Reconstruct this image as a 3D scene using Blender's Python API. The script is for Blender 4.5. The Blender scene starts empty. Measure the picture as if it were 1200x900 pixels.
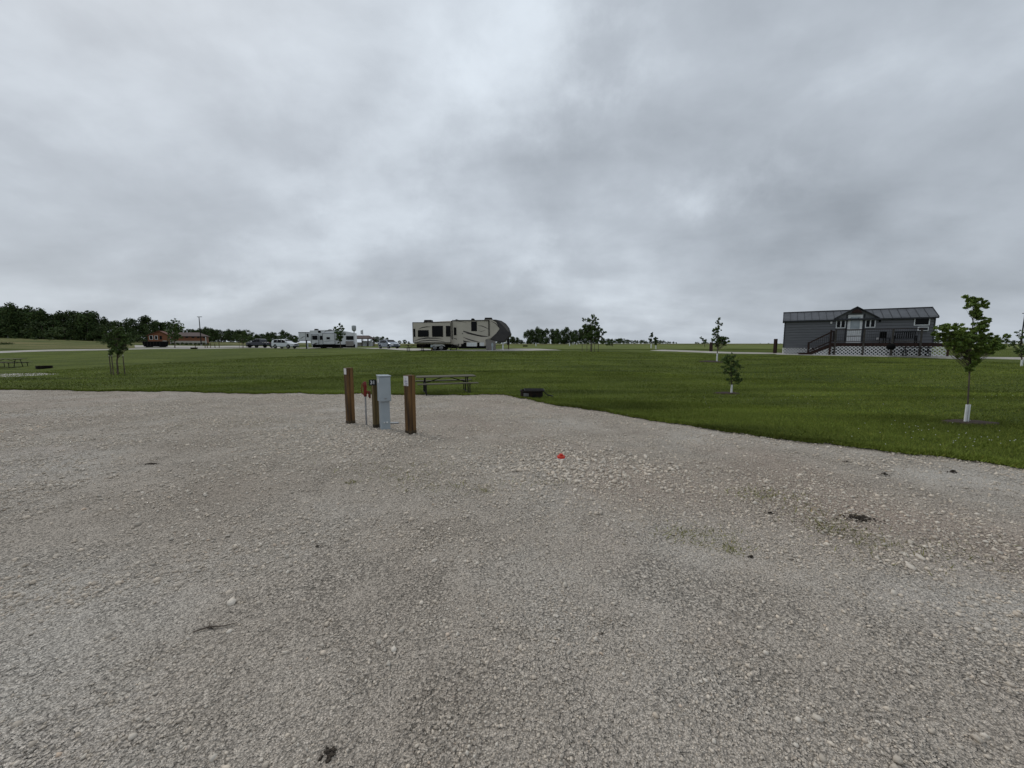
import bpy, math, random
import numpy as np
from mathutils import Vector, Matrix
R = math.radians
random.seed(7); rng = np.random.default_rng(7)
scene = bpy.context.scene
COL = scene.collection

# ------------------------------------------------------------------ camera
F = 451.0; EYE = 1.6; PITCH = R(6.0)
cd = bpy.data.cameras.new('camera'); cam = bpy.data.objects.new('camera', cd); COL.objects.link(cam)
cam.location = (0, 0, EYE); cam.rotation_euler = (R(90) - PITCH, 0, 0)
cd.sensor_width = 36; cd.lens = F / 1200 * 36; cd.clip_start = .05; cd.clip_end = 9000
scene.camera = cam

# ------------------------------------------------------------------ sky
world = bpy.data.worlds.new('World'); scene.world = world; world.use_nodes = True
wn = world.node_tree; wn.nodes.clear(); N = wn.nodes.new; L = wn.links.new
def dirv(px, py):
    u = (px - 600) / F; v = (450 - py) / F; c, s = math.cos(PITCH), math.sin(PITCH)
    return Vector((u, c + s * v, -s + c * v)).normalized()
out = N('ShaderNodeOutputWorld'); bg1 = N('ShaderNodeBackground'); bg2 = N('ShaderNodeBackground'); add = N('ShaderNodeAddShader')
sky = N('ShaderNodeTexSky'); sky.sky_type = 'NISHITA'; sky.sun_disc = False
sky.sun_elevation = R(50); sky.sun_rotation = R(-51); sky.dust_density = 4
L(sky.outputs[0], bg1.inputs[0]); bg1.inputs[1].default_value = .006
tc = N('ShaderNodeTexCoord'); sep = N('ShaderNodeSeparateXYZ'); L(tc.outputs['Generated'], sep.inputs[0])
def math_(op, a, b=None, c=None):
    n = N('ShaderNodeMath'); n.operation = op
    for i, x in enumerate((a, b, c)):
        if x is None: continue
        if isinstance(x, (int, float)): n.inputs[i].default_value = x
        else: L(x, n.inputs[i])
    return n.outputs[0]
zc = math_('MAXIMUM', sep.outputs[2], 0.0)
den = math_('ADD', zc, .30)
cx = math_('DIVIDE', sep.outputs[0], den); cy = math_('DIVIDE', sep.outputs[1], den)
comb = N('ShaderNodeCombineXYZ'); L(cx, comb.inputs[0]); L(cy, comb.inputs[1])
def noise(vec, scale, detail, rough, dist=0, rot=0, sc=(1, 1, 1), loc=(0, 0, 0)):
    m = N('ShaderNodeMapping'); m.inputs['Rotation'].default_value = (0, 0, rot); m.inputs['Scale'].default_value = sc
    m.inputs['Location'].default_value = loc
    L(vec, m.inputs[0]); n = N('ShaderNodeTexNoise'); L(m.outputs[0], n.inputs['Vector'])
    n.inputs['Scale'].default_value = scale; n.inputs['Detail'].default_value = detail
    n.inputs['Roughness'].default_value = rough; n.inputs['Distortion'].default_value = dist
    return n.outputs['Fac']
n1 = noise(comb.outputs[0], .9, 5, .48, .4, R(40), (1, 1.4, 1), (3.2, 1.1, 0))
n2 = noise(comb.outputs[0], 2.0, 9, .53, .25, R(35), (1, 1.5, 1), (0.4, 5.1, 2))
n3 = noise(tc.outputs['Generated'], 3.6, 10, .53, .2, 0, (1, 1, 1.5), (1.7, 0, .3))
val = math_('MULTIPLY_ADD', n1, .30, .118)
val = math_('MULTIPLY_ADD', n2, .22, val)
val = math_('MULTIPLY_ADD', n3, .34, val)          # about .54 mean
# thinner and thicker places of the cloud deck, at warped directions so that their outline is torn
wz = N('ShaderNodeTexNoise'); wz.inputs['Scale'].default_value = 3.2; wz.inputs['Detail'].default_value = 7; wz.inputs['Roughness'].default_value = .62; L(tc.outputs['Generated'], wz.inputs['Vector'])
w1 = N('ShaderNodeVectorMath'); w1.operation = 'SUBTRACT'; L(wz.outputs['Color'], w1.inputs[0]); w1.inputs[1].default_value = (.5, .5, .5)
w2 = N('ShaderNodeVectorMath'); w2.operation = 'SCALE'; L(w1.outputs[0], w2.inputs[0]); w2.inputs['Scale'].default_value = .62
w3 = N('ShaderNodeVectorMath'); w3.operation = 'ADD'; L(w2.outputs[0], w3.inputs[0]); L(tc.outputs['Generated'], w3.inputs[1])
w4 = N('ShaderNodeVectorMath'); w4.operation = 'NORMALIZE'; L(w3.outputs[0], w4.inputs[0])
for (px, py, k, a) in ((660, 10, 90, .06), (610, 80, 110, .045), (540, 140, 140, .06), (480, 185, 200, .045), (430, 225, 220, .035), (415, 300, 260, .06), (240, 60, 9, .06), (60, 130, 30, .03), (285, 315, 260, .07),
                       (845, 205, 330, .09), (610, 275, 260, .05), (960, 60, 60, .04), (900, 290, 40, -.045), (660, 345, 110, -.06), (1020, 180, 30, -.035), (1150, 110, 16, -.06), (40, 300, 20, -.04),
                       (130, 270, 22, -.06), (330, 165, 90, -.03), (770, 90, 50, -.05), (700, 200, 90, -.02), (500, 340, 150, -.035), (120, 350, 80, .02), (1000, 385, 90, .02)):
    d = dirv(px, py); vd = N('ShaderNodeVectorMath'); vd.operation = 'DOT_PRODUCT'
    L(w4.outputs[0], vd.inputs[0]); vd.inputs[1].default_value = d
    e = math_('MULTIPLY', math_('SUBTRACT', vd.outputs['Value'], 1.0), float(k))
    g = math_('POWER', 2.71828, e)
    val = math_('MULTIPLY_ADD', g, a, val)
val = math_('MULTIPLY_ADD', val, .95, .022)
ramp = N('ShaderNodeValToRGB'); L(val, ramp.inputs[0]); cr = ramp.color_ramp
cr.elements[0].position = .20; cr.elements[0].color = (.17, .195, .225, 1)
cr.elements[1].position = .76; cr.elements[1].color = (.84, .92, 1.0, 1)
e = cr.elements.new(.53); e.color = (.50, .55, .61, 1)
L(ramp.outputs[0], bg2.inputs[0]); bg2.inputs[1].default_value = 1.0
L(bg1.outputs[0], add.inputs[0]); L(bg2.outputs[0], add.inputs[1]); L(add.outputs[0], out.inputs[0])

# ------------------------------------------------------------------ sun (through thick cloud)
sd = bpy.data.lights.new('sun', 'SUN'); sun = bpy.data.objects.new('sun', sd); COL.objects.link(sun)
sd.energy = 1.1; sd.angle = R(16); sd.color = (1, .97, .93)
sun.rotation_euler = (R(40), 0, R(-129))
scene.view_settings.view_transform = 'Standard'; scene.view_settings.look = 'None'
scene.view_settings.gamma = 1; scene.view_settings.exposure = -0.10
scene.cycles.max_bounces = 5; scene.cycles.use_denoising = True

# ------------------------------------------------------------------ terrain height
YS = np.array([.5, 6, 10, 16, 25, 32, 38, 48, 60, 80, 110, 170, 300, 5000])
PXS = np.array([-150, 0, 160, 400, 540, 700, 840, 1000, 1200, 1400])
nr = [0, 0, -.17]
TAB = np.array([nr + r for r in (
    [-.45, -.55, -.65, -.6, -.7, .1, .8, 2.2, 5.2, 7, 7],
    [-.45, -.5, -.6, -.35, -.6, .2, .75, 1.9, 4.8, 6.5, 6.5],
    [-.45, -.42, -.1, .1, .35, .55, .62, .9, 2.0, 4.2, 5],
    [-.45, -.2, .05, .3, .58, .72, .66, .75, 1.0, 1.4, 1.8],
    [-.45, -.1, .3, .58, .85, .85, .8, .85, 1.1, 1.35, 1.5],
    [-.4, 0, .3, .5, .7, .85, 1.0, 1.1, 1.25, 1.4, 1.5],
    [-.42, -.1, .18, .42, .72, .85, 1.0, 1.1, 1.25, 1.4, 1.5],
    [-.38, .05, .42, .55, .68, .8, .95, 1.05, 1.25, 1.4, 1.5],
    [-.3, .1, .42, .55, .72, .85, 1, 1.1, 1.3, 1.5, 1.5],
    [-.3, .1, .42, .55, .72, .85, 1, 1.1, 1.3, 1.5, 1.5])])
LY0, LY1, NY, NU = math.log(.5), math.log(5000), 500, 160
_ly = np.linspace(LY0, LY1, NY); _us = (PXS - 600) / F; _ug = np.linspace(_us[0], _us[-1], NU)
_g = np.array([np.interp(np.exp(_ly), YS, r) for r in TAB])
_g = np.array([np.interp(_ug, _us, _g[:, j]) for j in range(NY)])      # NY x NU
def _blur(a, ax, n, it):
    for _ in range(it):
        p = [(0, 0), (0, 0)]; p[ax] = (n, n); b = np.pad(a, p, mode='edge')
        c = np.cumsum(b, axis=ax); c = np.insert(c, 0, 0, axis=ax)
        k = 2 * n + 1; m = a.shape[ax]
        a = (np.take(c, range(k, k + m), axis=ax) - np.take(c, range(0, m), axis=ax)) / k
    return a
_g = _blur(_g, 0, 4, 3); _g = _blur(_g, 1, 5, 3)
def height(X, Y):
    X = np.asarray(X, float); Y = np.asarray(Y, float)
    ys = np.maximum(Y, .5); u = np.clip(X / ys, _ug[0], _ug[-1])
    a = np.clip((np.log(ys) - LY0) / (LY1 - LY0) * (NY - 1), 0, NY - 1.001); b = np.clip((u - _ug[0]) / (_ug[-1] - _ug[0]) * (NU - 1), 0, NU - 1.001)
    i = a.astype(int); j = b.astype(int); fa = a - i; fb = b - j
    z = (_g[i, j] * (1 - fa) * (1 - fb) + _g[i + 1, j] * fa * (1 - fb) + _g[i, j + 1] * (1 - fa) * fb + _g[i + 1, j + 1] * fa * fb)
    # soft swells of the lawn and the field
    r = np.hypot(X, Y); w = np.clip((Y - 17) / 12, 0, 1)
    z = z + w * .05 * np.sin(X * .31 + 1.3) * np.sin(Y * .27 + X * .05) * np.clip(r / 40, 0, 1.5)
    z = z + .012 * np.sin(X * 1.3 + .7 * Y) * np.sin(Y * .9 - .4 * X) * np.clip(2.5 - r * .05, 0, 1)
    return z
def H(x, y): return float(height(np.array([x]), np.array([y]))[0])
cP, sP = math.cos(PITCH), math.sin(PITCH)
def unproj(px, py, Y):
    u = (px - 600) / F; v = (450 - py) / F; t = Y / (cP + sP * v)
    return Vector((u * t, Y, EYE + (-sP + cP * v) * t))
def gnd(px, Y):                                       # ground point at column px, distance Y
    z = 0
    for _ in range(4):
        d = Y * cP + (EYE - z) * sP; x = (px - 600) / F * d; z = H(x, Y)
    return Vector((x, Y, z))
def hit(px, py):                                      # first ground point along a sight line
    prev = 1.0
    for Y in np.exp(np.linspace(math.log(.9), math.log(300), 900)):
        p = unproj(px, py, Y)
        if p.z <= H(p.x, p.y):
            lo, hi = prev, Y
            for _ in range(12):
                m = (lo + hi) / 2; p = unproj(px, py, m)
                if p.z <= H(p.x, p.y): hi = m
                else: lo = m
            p = unproj(px, py, hi); return Vector((p.x, p.y, H(p.x, p.y)))
        prev = Y
    return gnd(px, 60)

# ------------------------------------------------------------------ materials
def mat(name, c1, c2=None, rough=.8, scale=4, detail=4, bump=0, metal=0, stretch=(1, 1, 1), spec=.3, lo=.35, hi=.65, bscale=None, coat=0):
    m = bpy.data.materials.new(name); m.use_nodes = True; nt = m.node_tree; b = nt.nodes['Principled BSDF']
    b.inputs['Roughness'].default_value = rough; b.inputs['Metallic'].default_value = metal
    b.inputs['Specular IOR Level'].default_value = spec; b.inputs['Coat Weight'].default_value = coat
    if c2 is None: c2 = tuple(x * .78 for x in c1)
    t = nt.nodes.new('ShaderNodeTexCoord'); mp = nt.nodes.new('ShaderNodeMapping'); mp.inputs['Scale'].default_value = stretch
    nz = nt.nodes.new('ShaderNodeTexNoise'); nz.inputs['Scale'].default_value = scale; nz.inputs['Detail'].default_value = detail
    rp = nt.nodes.new('ShaderNodeValToRGB'); rp.color_ramp.elements[0].position = lo; rp.color_ramp.elements[1].position = hi
    rp.color_ramp.elements[0].color = (*c2, 1); rp.color_ramp.elements[1].color = (*c1, 1)
    nt.links.new(t.outputs['Object'], mp.inputs[0]); nt.links.new(mp.outputs[0], nz.inputs['Vector'])
    nt.links.new(nz.outputs['Fac'], rp.inputs[0]); nt.links.new(rp.outputs[0], b.inputs['Base Color'])
    if bump:
        bp = nt.nodes.new('ShaderNodeBump'); bp.inputs['Strength'].default_value = bump; bp.inputs['Distance'].default_value = .02
        if bscale:
            n2 = nt.nodes.new('ShaderNodeTexNoise'); n2.inputs['Scale'].default_value = bscale; nt.links.new(mp.outputs[0], n2.inputs['Vector'])
            nt.links.new(n2.outputs['Fac'], bp.inputs['Height'])
        else: nt.links.new(nz.outputs['Fac'], bp.inputs['Height'])
        nt.links.new(bp.outputs[0], b.inputs['Normal'])
    return m

class NT:
    """small helper to write node trees briefly"""
    def __init__(s, name):
        s.m = bpy.data.materials.new(name); s.m.use_nodes = True; s.t = s.m.node_tree; s.b = s.t.nodes['Principled BSDF']
        s.tc = s.t.nodes.new('ShaderNodeTexCoord').outputs['Object']
    def n(s, typ, **kw):
        x = s.t.nodes.new(typ)
        for k, v in kw.items(): setattr(x, k, v)
        return x
    def link(s, a, b): s.t.links.new(a, b)
    def mapv(s, sc=(1, 1, 1), rot=0, loc=(0, 0, 0)):
        m = s.n('ShaderNodeMapping'); m.inputs['Scale'].default_value = sc; m.inputs['Rotation'].default_value = (0, 0, rot); m.inputs['Location'].default_value = loc
        s.link(s.tc, m.inputs[0]); return m.outputs[0]
    def noise(s, scale, detail=3, rough=.5, vec=None, dist=0):
        x = s.n('ShaderNodeTexNoise'); x.inputs['Scale'].default_value = scale; x.inputs['Detail'].default_value = detail
        x.inputs['Roughness'].default_value = rough; x.inputs['Distortion'].default_value = dist; s.link(vec or s.tc, x.inputs['Vector']); return x.outputs['Fac']
    def vor(s, scale, feature='F1', vec=None, rand=1):
        x = s.n('ShaderNodeTexVoronoi', feature=feature); x.inputs['Scale'].default_value = scale; x.inputs['Randomness'].default_value = rand
        s.link(vec or s.tc, x.inputs['Vector']); return x
    def ramp(s, fac, stops):
        x = s.n('ShaderNodeValToRGB'); c = x.color_ramp
        while len(c.elements) > 1: c.elements.remove(c.elements[-1])
        for i, (p, col) in enumerate(stops):
            if isinstance(col, (int, float)): col = (col, col, col)
            e = c.elements[0] if i == 0 else c.elements.new(p)
            e.position = p; e.color = (*col, 1)
        s.link(fac, x.inputs[0]); return x.outputs[0]
    def mix(s, fac, a, b, mode='MIX'):
        x = s.n('ShaderNodeMix', data_type='RGBA', blend_type=mode)
        for k, v in ((0, fac), (6, a), (7, b)):
            if isinstance(v, (int, float)): x.inputs[k].default_value = v
            elif isinstance(v, tuple): x.inputs[k].default_value = (*v, 1)
            else: s.link(v, x.inputs[k])
        return x.outputs[2]
    def math(s, op, a, b=0):
        x = s.n('ShaderNodeMath', operation=op)
        for k, v in ((0, a), (1, b)):
            if isinstance(v, (int, float)): x.inputs[k].default_value = v
            else: s.link(v, x.inputs[k])
        return x.outputs[0]
    def bump(s, h, strength, dist, normal=None):
        x = s.n('ShaderNodeBump'); x.inputs['Strength'].default_value = strength; x.inputs['Distance'].default_value = dist
        s.link(h, x.inputs['Height'])
        if normal: s.link(normal, x.inputs['Normal'])
        return x.outputs[0]
    def done(s, col, rough=.9, normal=None, spec=.25):
        s.link(col, s.b.inputs['Base Color']); s.b.inputs['Roughness'].default_value = rough; s.b.inputs['Specular IOR Level'].default_value = spec
        if normal: s.link(normal, s.b.inputs['Normal'])
        return s.m

def gravel_material():
    g = NT('gravel_surface')
    v1 = g.vor(52); v2 = g.vor(115); v3 = g.vor(27)
    fines = g.ramp(g.noise(1.3, 6, .68, dist=.8), [(.36, .2), (.62, .9)])           # 1 = loose stone, low = packed dust
    tone = g.noise(.35, 4, .55)
    base = g.ramp(tone, [(.34, (.47, .405, .335)), (.5, (.57, .505, .428)), (.66, (.64, .59, .52))])
    pink = g.ramp(g.noise(.22, 4, .6, vec=g.mapv(loc=(7, 3, 0))), [(.50, 0.0), (.70, .55)])
    base = g.mix(pink, base, (.52, .40, .325))
    cell = g.ramp(v1.outputs['Color'], [(0, (.60, .60, .59)), (.5, (.97, .97, .96)), (1, (1.3, 1.3, 1.29))])
    cell2 = g.ramp(v2.outputs['Color'], [(0, .62), (1, 1.4)])
    edge = g.ramp(v1.outputs['Distance'], [(.33, 1.05), (.66, .36)])  # gaps between stones darkened in the colour, standing in for crevice shade
    edge2 = g.ramp(v2.outputs['Distance'], [(.30, 1.02), (.7, .42)])  # crevice shade of the finer stones, likewise put into the colour
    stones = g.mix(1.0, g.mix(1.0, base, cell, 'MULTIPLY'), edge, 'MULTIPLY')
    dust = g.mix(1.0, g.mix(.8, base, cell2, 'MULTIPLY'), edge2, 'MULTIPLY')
    fine = g.ramp(g.noise(210, 3, .7), [(.3, .52), (.7, 1.5)])
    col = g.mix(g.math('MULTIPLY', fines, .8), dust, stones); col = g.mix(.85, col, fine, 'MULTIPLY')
    h = g.math('MULTIPLY', g.math('SUBTRACT', 1.0, v1.outputs['Distance']), fines)
    nrm = g.bump(h, 1.0, .022)
    nrm = g.bump(g.math('SUBTRACT', 1.0, v2.outputs['Distance']), .8, .009, nrm)
    nrm = g.bump(g.noise(14, 5, .65), .55, .03, nrm)
    nrm = g.bump(g.noise(2.2, 4, .6), .5, .10, nrm)
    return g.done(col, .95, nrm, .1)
def lawn_material():
    g = NT('lawn_turf')
    big = g.noise(.07, 4, .55); mid = g.noise(1, 5, .65, vec=g.mapv((.16, .75, .4), R(4))); blade = g.noise(38, 4, .7); tuft = g.noise(5.5, 4, .7)
    c = g.ramp(mid, [(.34, (.048, .067, .011)), (.5, (.076, .100, .015)), (.66, (.108, .134, .026))])
    c = g.mix(.6, c, g.ramp(big, [(.35, (.8, .8, .75)), (.65, (1.25, 1.2, 1.2))]), 'MULTIPLY')
    c = g.mix(.75, c, g.ramp(tuft, [(.3, .6), (.5, 1.0), (.7, 1.35)]), 'MULTIPLY')
    c = g.mix(.8, c, g.ramp(blade, [(.3, .55), (.7, 1.4)]), 'MULTIPLY')
    n = g.bump(blade, .8, .04); n = g.bump(tuft, .7, .10, n)
    return g.done(c, .95, n, .1)
def meadow_material():
    g = NT('meadow_grass')
    a = g.noise(.06, 7, .68, vec=g.mapv((.5, 1.3, 1))); b = g.noise(1.5, 5, .75)
    c = g.ramp(a, [(.36, (.055, .075, .018)), (.5, (.115, .122, .04)), (.62, (.165, .145, .062))])
    c = g.mix(.7, c, g.ramp(b, [(.3, .65), (.7, 1.35)]), 'MULTIPLY')
    return g.done(c, .95, g.bump(b, .8, .3), .1)
def road_material():
    g = NT('road_gravel')
    c = g.ramp(g.noise(.6, 5, .6), [(.3, (.30, .28, .25)), (.7, (.43, .41, .375))])
    c = g.mix(.6, c, g.ramp(g.noise(9, 3, .6), [(.3, .8), (.7, 1.2)]), 'MULTIPLY')
    return g.done(c, .95, g.bump(g.noise(25, 3, .6), .5, .02), .1)
def attr_material(name, base, rough=.9, spec=.15, bump=0):
    g = NT(name); a = g.n('ShaderNodeAttribute', attribute_name='tone')
    c = g.mix(1.0, base, a.outputs['Color'], 'MULTIPLY')
    return g.done(c, rough, g.bump(g.noise(60, 3, .6), bump, .01) if bump else None, spec)
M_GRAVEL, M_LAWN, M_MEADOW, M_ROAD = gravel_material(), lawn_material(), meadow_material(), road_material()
M_STONE = attr_material('crushed_limestone', (.55, .495, .42), bump=.5)
M_BLADE = attr_material('grass_blade', (.125, .160, .027), .75, .1)
M_LEAF = attr_material('leaf_green', (.06, .10, .022), .6, .3)
M_LEAFB = attr_material('leaf_light_green', (.115, .175, .03), .6, .3)
M_FAR = attr_material('woodland_leaf', (.050, .078, .026), .8, .15)
M_BARK = mat('bark', (.13, .10, .075), (.06, .05, .04), .9, 12, 5, .6, stretch=(1, 1, .3))
M_DKMETAL = mat('dark_steel', (.012, .012, .013), (.022, .018, .015), .6, 9, spec=.2)
M_RUST = mat('burnt_steel', (.006, .006, .006), (.022, .013, .009), .8, 7, bump=.3, spec=.15)
M_GALV = mat('galvanised_pipe', (.36, .37, .38), (.24, .24, .24), .45, 10, metal=.7)
M_WHITE = mat('white_plastic', (.74, .75, .74), (.62, .63, .62), .5, 6)
M_BLACK = mat('black_rubber', (.005, .005, .005), (.009, .009, .009), .8, spec=.05)
M_GLASS = mat('dark_glass', (.002, .0025, .003), (.004, .0045, .005), .15, 2, spec=.12)
M_MULCH = mat('mulch', (.05, .032, .02), (.018, .012, .008), .95, 26, 5, 1)
M_DIRT = mat('dark_soil_clod', (.075, .06, .045), (.03, .024, .018), .95, 60, 5, 1)
M_POSTWOOD = mat('treated_post_wood', (.165, .09, .032), (.03, .017, .008), .8, 17, 6, .6, stretch=(1, 1, .06), lo=.36, hi=.62)
M_OLDWOOD = mat('weathered_green_wood', (.15, .11, .045), (.06, .042, .018), .85, 18, 6, .5, stretch=(1, 1, .08))
M_PLANK = mat('grey_weathered_plank', (.13, .12, .085), (.06, .055, .038), .85, 6, 5, .4, stretch=(.15, 3, 1))

# ------------------------------------------------------------------ mesh helpers
def np_mesh(name, V, Fc, m=None, parent=None, tone=None, smooth=False):
    me = bpy.data.meshes.new(name); V = np.asarray(V, np.float32); Fc = np.asarray(Fc, np.int32); k = Fc.shape[1]
    me.vertices.add(len(V)); me.vertices.foreach_set('co', V.ravel()); me.loops.add(Fc.size); me.loops.foreach_set('vertex_index', Fc.ravel())
    me.polygons.add(len(Fc)); me.polygons.foreach_set('loop_start', np.arange(0, Fc.size, k, dtype=np.int32))
    try: me.polygons.foreach_set('loop_total', np.full(len(Fc), k, np.int32))
    except Exception: pass
    if tone is not None:
        a = me.color_attributes.new('tone', 'FLOAT_COLOR', 'POINT'); t = np.ones((len(V), 4), np.float32); t[:, :3] = tone; a.data.foreach_set('color', t.ravel())
    if smooth: me.polygons.foreach_set('use_smooth', np.ones(len(Fc), bool))
    me.update(calc_edges=True)
    if m: me.materials.append(m)
    o = bpy.data.objects.new(name, me); COL.objects.link(o)
    if parent: o.parent = parent
    return o
class MB:
    def __init__(s): s.v = []; s.f = []
    def box(s, x0, y0, z0, x1, y1, z1, mx=None):
        c = [(x, y, z) for z in (z0, z1) for y in (y0, y1) for x in (x0, x1)]
        if mx: c = [tuple(mx @ Vector(p)) for p in c]
        n = len(s.v); s.v += c
        s.f += [[n + i for i in q] for q in ((0, 2, 3, 1), (4, 5, 7, 6), (0, 1, 5, 4), (2, 6, 7, 3), (0, 4, 6, 2), (1, 3, 7, 5))]; return s
    def tube(s, a, b, r0, r1=None, n=10, cap=True):
        a = Vector(a); b = Vector(b); r1 = r0 if r1 is None else r1; d = (b - a)
        if d.length < 1e-6: return s
        q = d.to_track_quat('Z', 'Y'); k = len(s.v)
        for p, r in ((a, r0), (b, r1)):
            for i in range(n): s.v.append(tuple(p + q @ Vector((r * math.cos(i * math.tau / n), r * math.sin(i * math.tau / n), 0))))
        s.f += [[k + i, k + (i + 1) % n, k + n + (i + 1) % n, k + n + i] for i in range(n)]
        if cap: s.f += [[k + i for i in range(n)][::-1], [k + n + i for i in range(n)]]
        return s
    def path(s, pts, rs, n=8):
        for i in range(len(pts) - 1): s.tube(pts[i], pts[i + 1], rs[i] if hasattr(rs, '__len__') else rs, rs[i + 1] if hasattr(rs, '__len__') else rs, n)
        return s
    def bar(s, a, b, w, h):                       # rectangular bar between two points (w sideways, h up)
        a = Vector(a); b = Vector(b); q = (b - a).to_track_quat('Y', 'Z'); m = Matrix.Translation(a) @ q.to_matrix().to_4x4()
        return s.box(-w / 2, 0, -h / 2, w / 2, (b - a).length, h / 2, m)
    def prism(s, prof, y0, y1, mx=None):          # profile in x,z extruded along y (convex or simple ngon)
        n = len(s.v); k = len(prof); c = [(p[0], y0, p[1]) for p in prof] + [(p[0], y1, p[1]) for p in prof]
        if mx: c = [tuple(mx @ Vector(p)) for p in c]
        s.v += c; s.f += [[n + i for i in range(k)], [n + k + i for i in range(k)][::-1]]
        s.f += [[n + i, n + k + i, n + k + (i + 1) % k, n + (i + 1) % k] for i in range(k)]; return s
    def poly(s, pts):
        n = len(s.v); s.v += [tuple(p) for p in pts]; s.f.append([n + i for i in range(len(pts))]); return s
    def lathe(s, prof, n=20, c=(0, 0, 0)):
        k = len(s.v)
        for r, z in prof:
            for i in range(n): s.v.append((c[0] + r * math.cos(i * math.tau / n), c[1] + r * math.sin(i * math.tau / n), c[2] + z))
        for j in range(len(prof) - 1):
            s.f += [[k + j * n + i, k + j * n + (i + 1) % n, k + (j + 1) * n + (i + 1) % n, k + (j + 1) * n + i] for i in range(n)]
        return s
    def build(s, name, m, parent=None, bevel=0, smooth=False):
        me = bpy.data.meshes.new(name); me.from_pydata(s.v, [], s.f); me.update(); me.materials.append(m)
        o = bpy.data.objects.new(name, me); COL.objects.link(o)
        if parent: o.parent = parent
        if bevel: b = o.modifiers.new('bevel', 'BEVEL'); b.width = bevel; b.segments = 2; b.limit_method = 'ANGLE'
        if smooth:
            for p in me.polygons: p.use_smooth = True
        return o
def tag(o, label=None, cat=None, group=None, kind=None):
    if label: o['label'] = label
    if cat: o['category'] = cat
    if group: o['group'] = group
    if kind: o['kind'] = kind
    return o
def empty(name, loc, rz=0, label=None, cat=None, group=None):
    o = bpy.data.objects.new(name, None); COL.objects.link(o); o.location = loc; o.rotation_euler = (0, 0, rz); o.empty_display_size = .2
    return tag(o, label, cat, group)
def copy_tree(o, parent=None):
    c = o.copy(); COL.objects.link(c); c.parent = parent
    for ch in [x for x in list(scene.collection.objects) if x.parent == o]: copy_tree(ch, c)
    return c

# ------------------------------------------------------------------ ground
# outline of the gravel lot (seen points come from the place's layout; the rest continues past the frame)
edge_pts = [hit(px, py) for px, py in ((1199, 547), (1100, 535), (1000, 524), (900, 512), (800, 499.5), (740, 489), (680, 478), (645, 473), (612, 467), (590, 463.5), (560, 463), (480, 462.5), (380, 462), (300, 461), (200, 459.5), (100, 458), (2, 457))]
ex = [(30, -40), (24, -12)] + [(p.x, p.y) for p in edge_pts] + [(-60, edge_pts[-1].y + 1.5), (-60, -40)]
ex = [(p if p[1] < 0 else p) for p in ex]
ex.insert(2, (edge_pts[0].x + 4.5, edge_pts[0].y - 4.2))
E = np.array(ex)
def lot_radius(th):                                    # th measured from +Y, clockwise
    d = np.stack([np.sin(th), np.cos(th)], 1); best = np.full(len(th), 1e9)
    for i in range(len(E)):
        a = E[i]; b = E[(i + 1) % len(E)]; e = b - a; det = d[:, 0] * -e[1] + d[:, 1] * e[0]
        det = np.where(abs(det) < 1e-12, 1e-12, det)
        t = (a[0] * -e[1] + a[1] * e[0]) / det; s_ = (d[:, 0] * a[1] - d[:, 1] * a[0]) / det
        ok = (t > 0) & (s_ >= -1e-6) & (s_ <= 1 + 1e-6); best = np.where(ok & (t < best), t, best)
    return best
front = np.arange(-66, 66, .11); back = np.arange(66, 294, 1.0)
TH = np.radians(np.concatenate([front, back]))
RAD = lot_radius(TH)
fx = np.sin(TH) * RAD; fy = np.cos(TH) * RAD
rag = np.zeros(len(TH)); s_arc = np.cumsum(np.hypot(np.diff(fx, prepend=fx[0]), np.diff(fy, prepend=fy[0])))
for fq, am in ((.9, .10), (2.3, .07), (5.1, .045), (11, .03), (23, .018), (41, .012)): rag += am * np.sin(s_arc * fq + rng.uniform(0, 6)) * (1 + .5 * np.sin(s_arc * fq * .37))
perp = np.clip(RAD / 9, .6, 2.0)                      # distant edge is crossed at a shallow angle
RAD = RAD + rag * perp
def polar(name, T, m, zoff, lift):
    k = len(TH); rr = T(RAD); X = np.sin(TH)[None] * rr; Y = np.cos(TH)[None] * rr; Z = height(X, Y) + zoff(rr, RAD[None])
    V = np.stack([X, Y, Z], -1).reshape(-1, 3); n = rr.shape[0]
    i = np.arange(n - 1)[:, None] * k; j = np.arange(k)[None]; j2 = (j + 1) % k
    Fc = np.stack([i + j, i + k + j, i + k + j2, i + j2], -1).reshape(-1, 4)
    o = np_mesh(name, V, Fc, m, smooth=True); return o
def T_lawn(Rd):
    a = [0.02, .2, .5, .8, .93]; rows = [Rd * x for x in a]
    rows += [Rd + x for x in (-.35, -.15, -.07, -.02, .02, .07, .15, .3, .6, 1.0, 1.6)]
    r = Rd + 1.6; out_ = [rows[0]] + rows[1:]
    far = 6000.0
    for i in range(1, 150): out_.append(r * (far / r) ** ((i / 149) ** 1.25))
    return np.array(out_)
def z_lawn(r, Rd): x = r - Rd; return np.where(x < -.3, -.12, np.where(x < -.05, -.08, np.interp(x, [-.05, .03, .25, .8], [-.05, .03, .035, .0])))
ground = polar('lawn', T_lawn, M_LAWN, z_lawn, 0); tag(ground, kind='structure')
def T_lot(Rd):
    a = np.concatenate([[0.001], np.geomspace(.03, 1, 130)]); rows = Rd[None] * a[:, None]
    return np.concatenate([rows, (Rd + .12)[None]])
def z_lot(r, Rd):
    x = r - Rd; return np.where(x > .1, -.06, np.where(x > -.001, -.0, 0.0))
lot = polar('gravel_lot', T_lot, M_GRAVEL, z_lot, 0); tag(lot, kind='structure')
def lot_r_at(X, Y): return np.interp((np.degrees(np.arctan2(X, Y)) + 66) % 360 - 66, np.degrees(TH), RAD)

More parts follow.
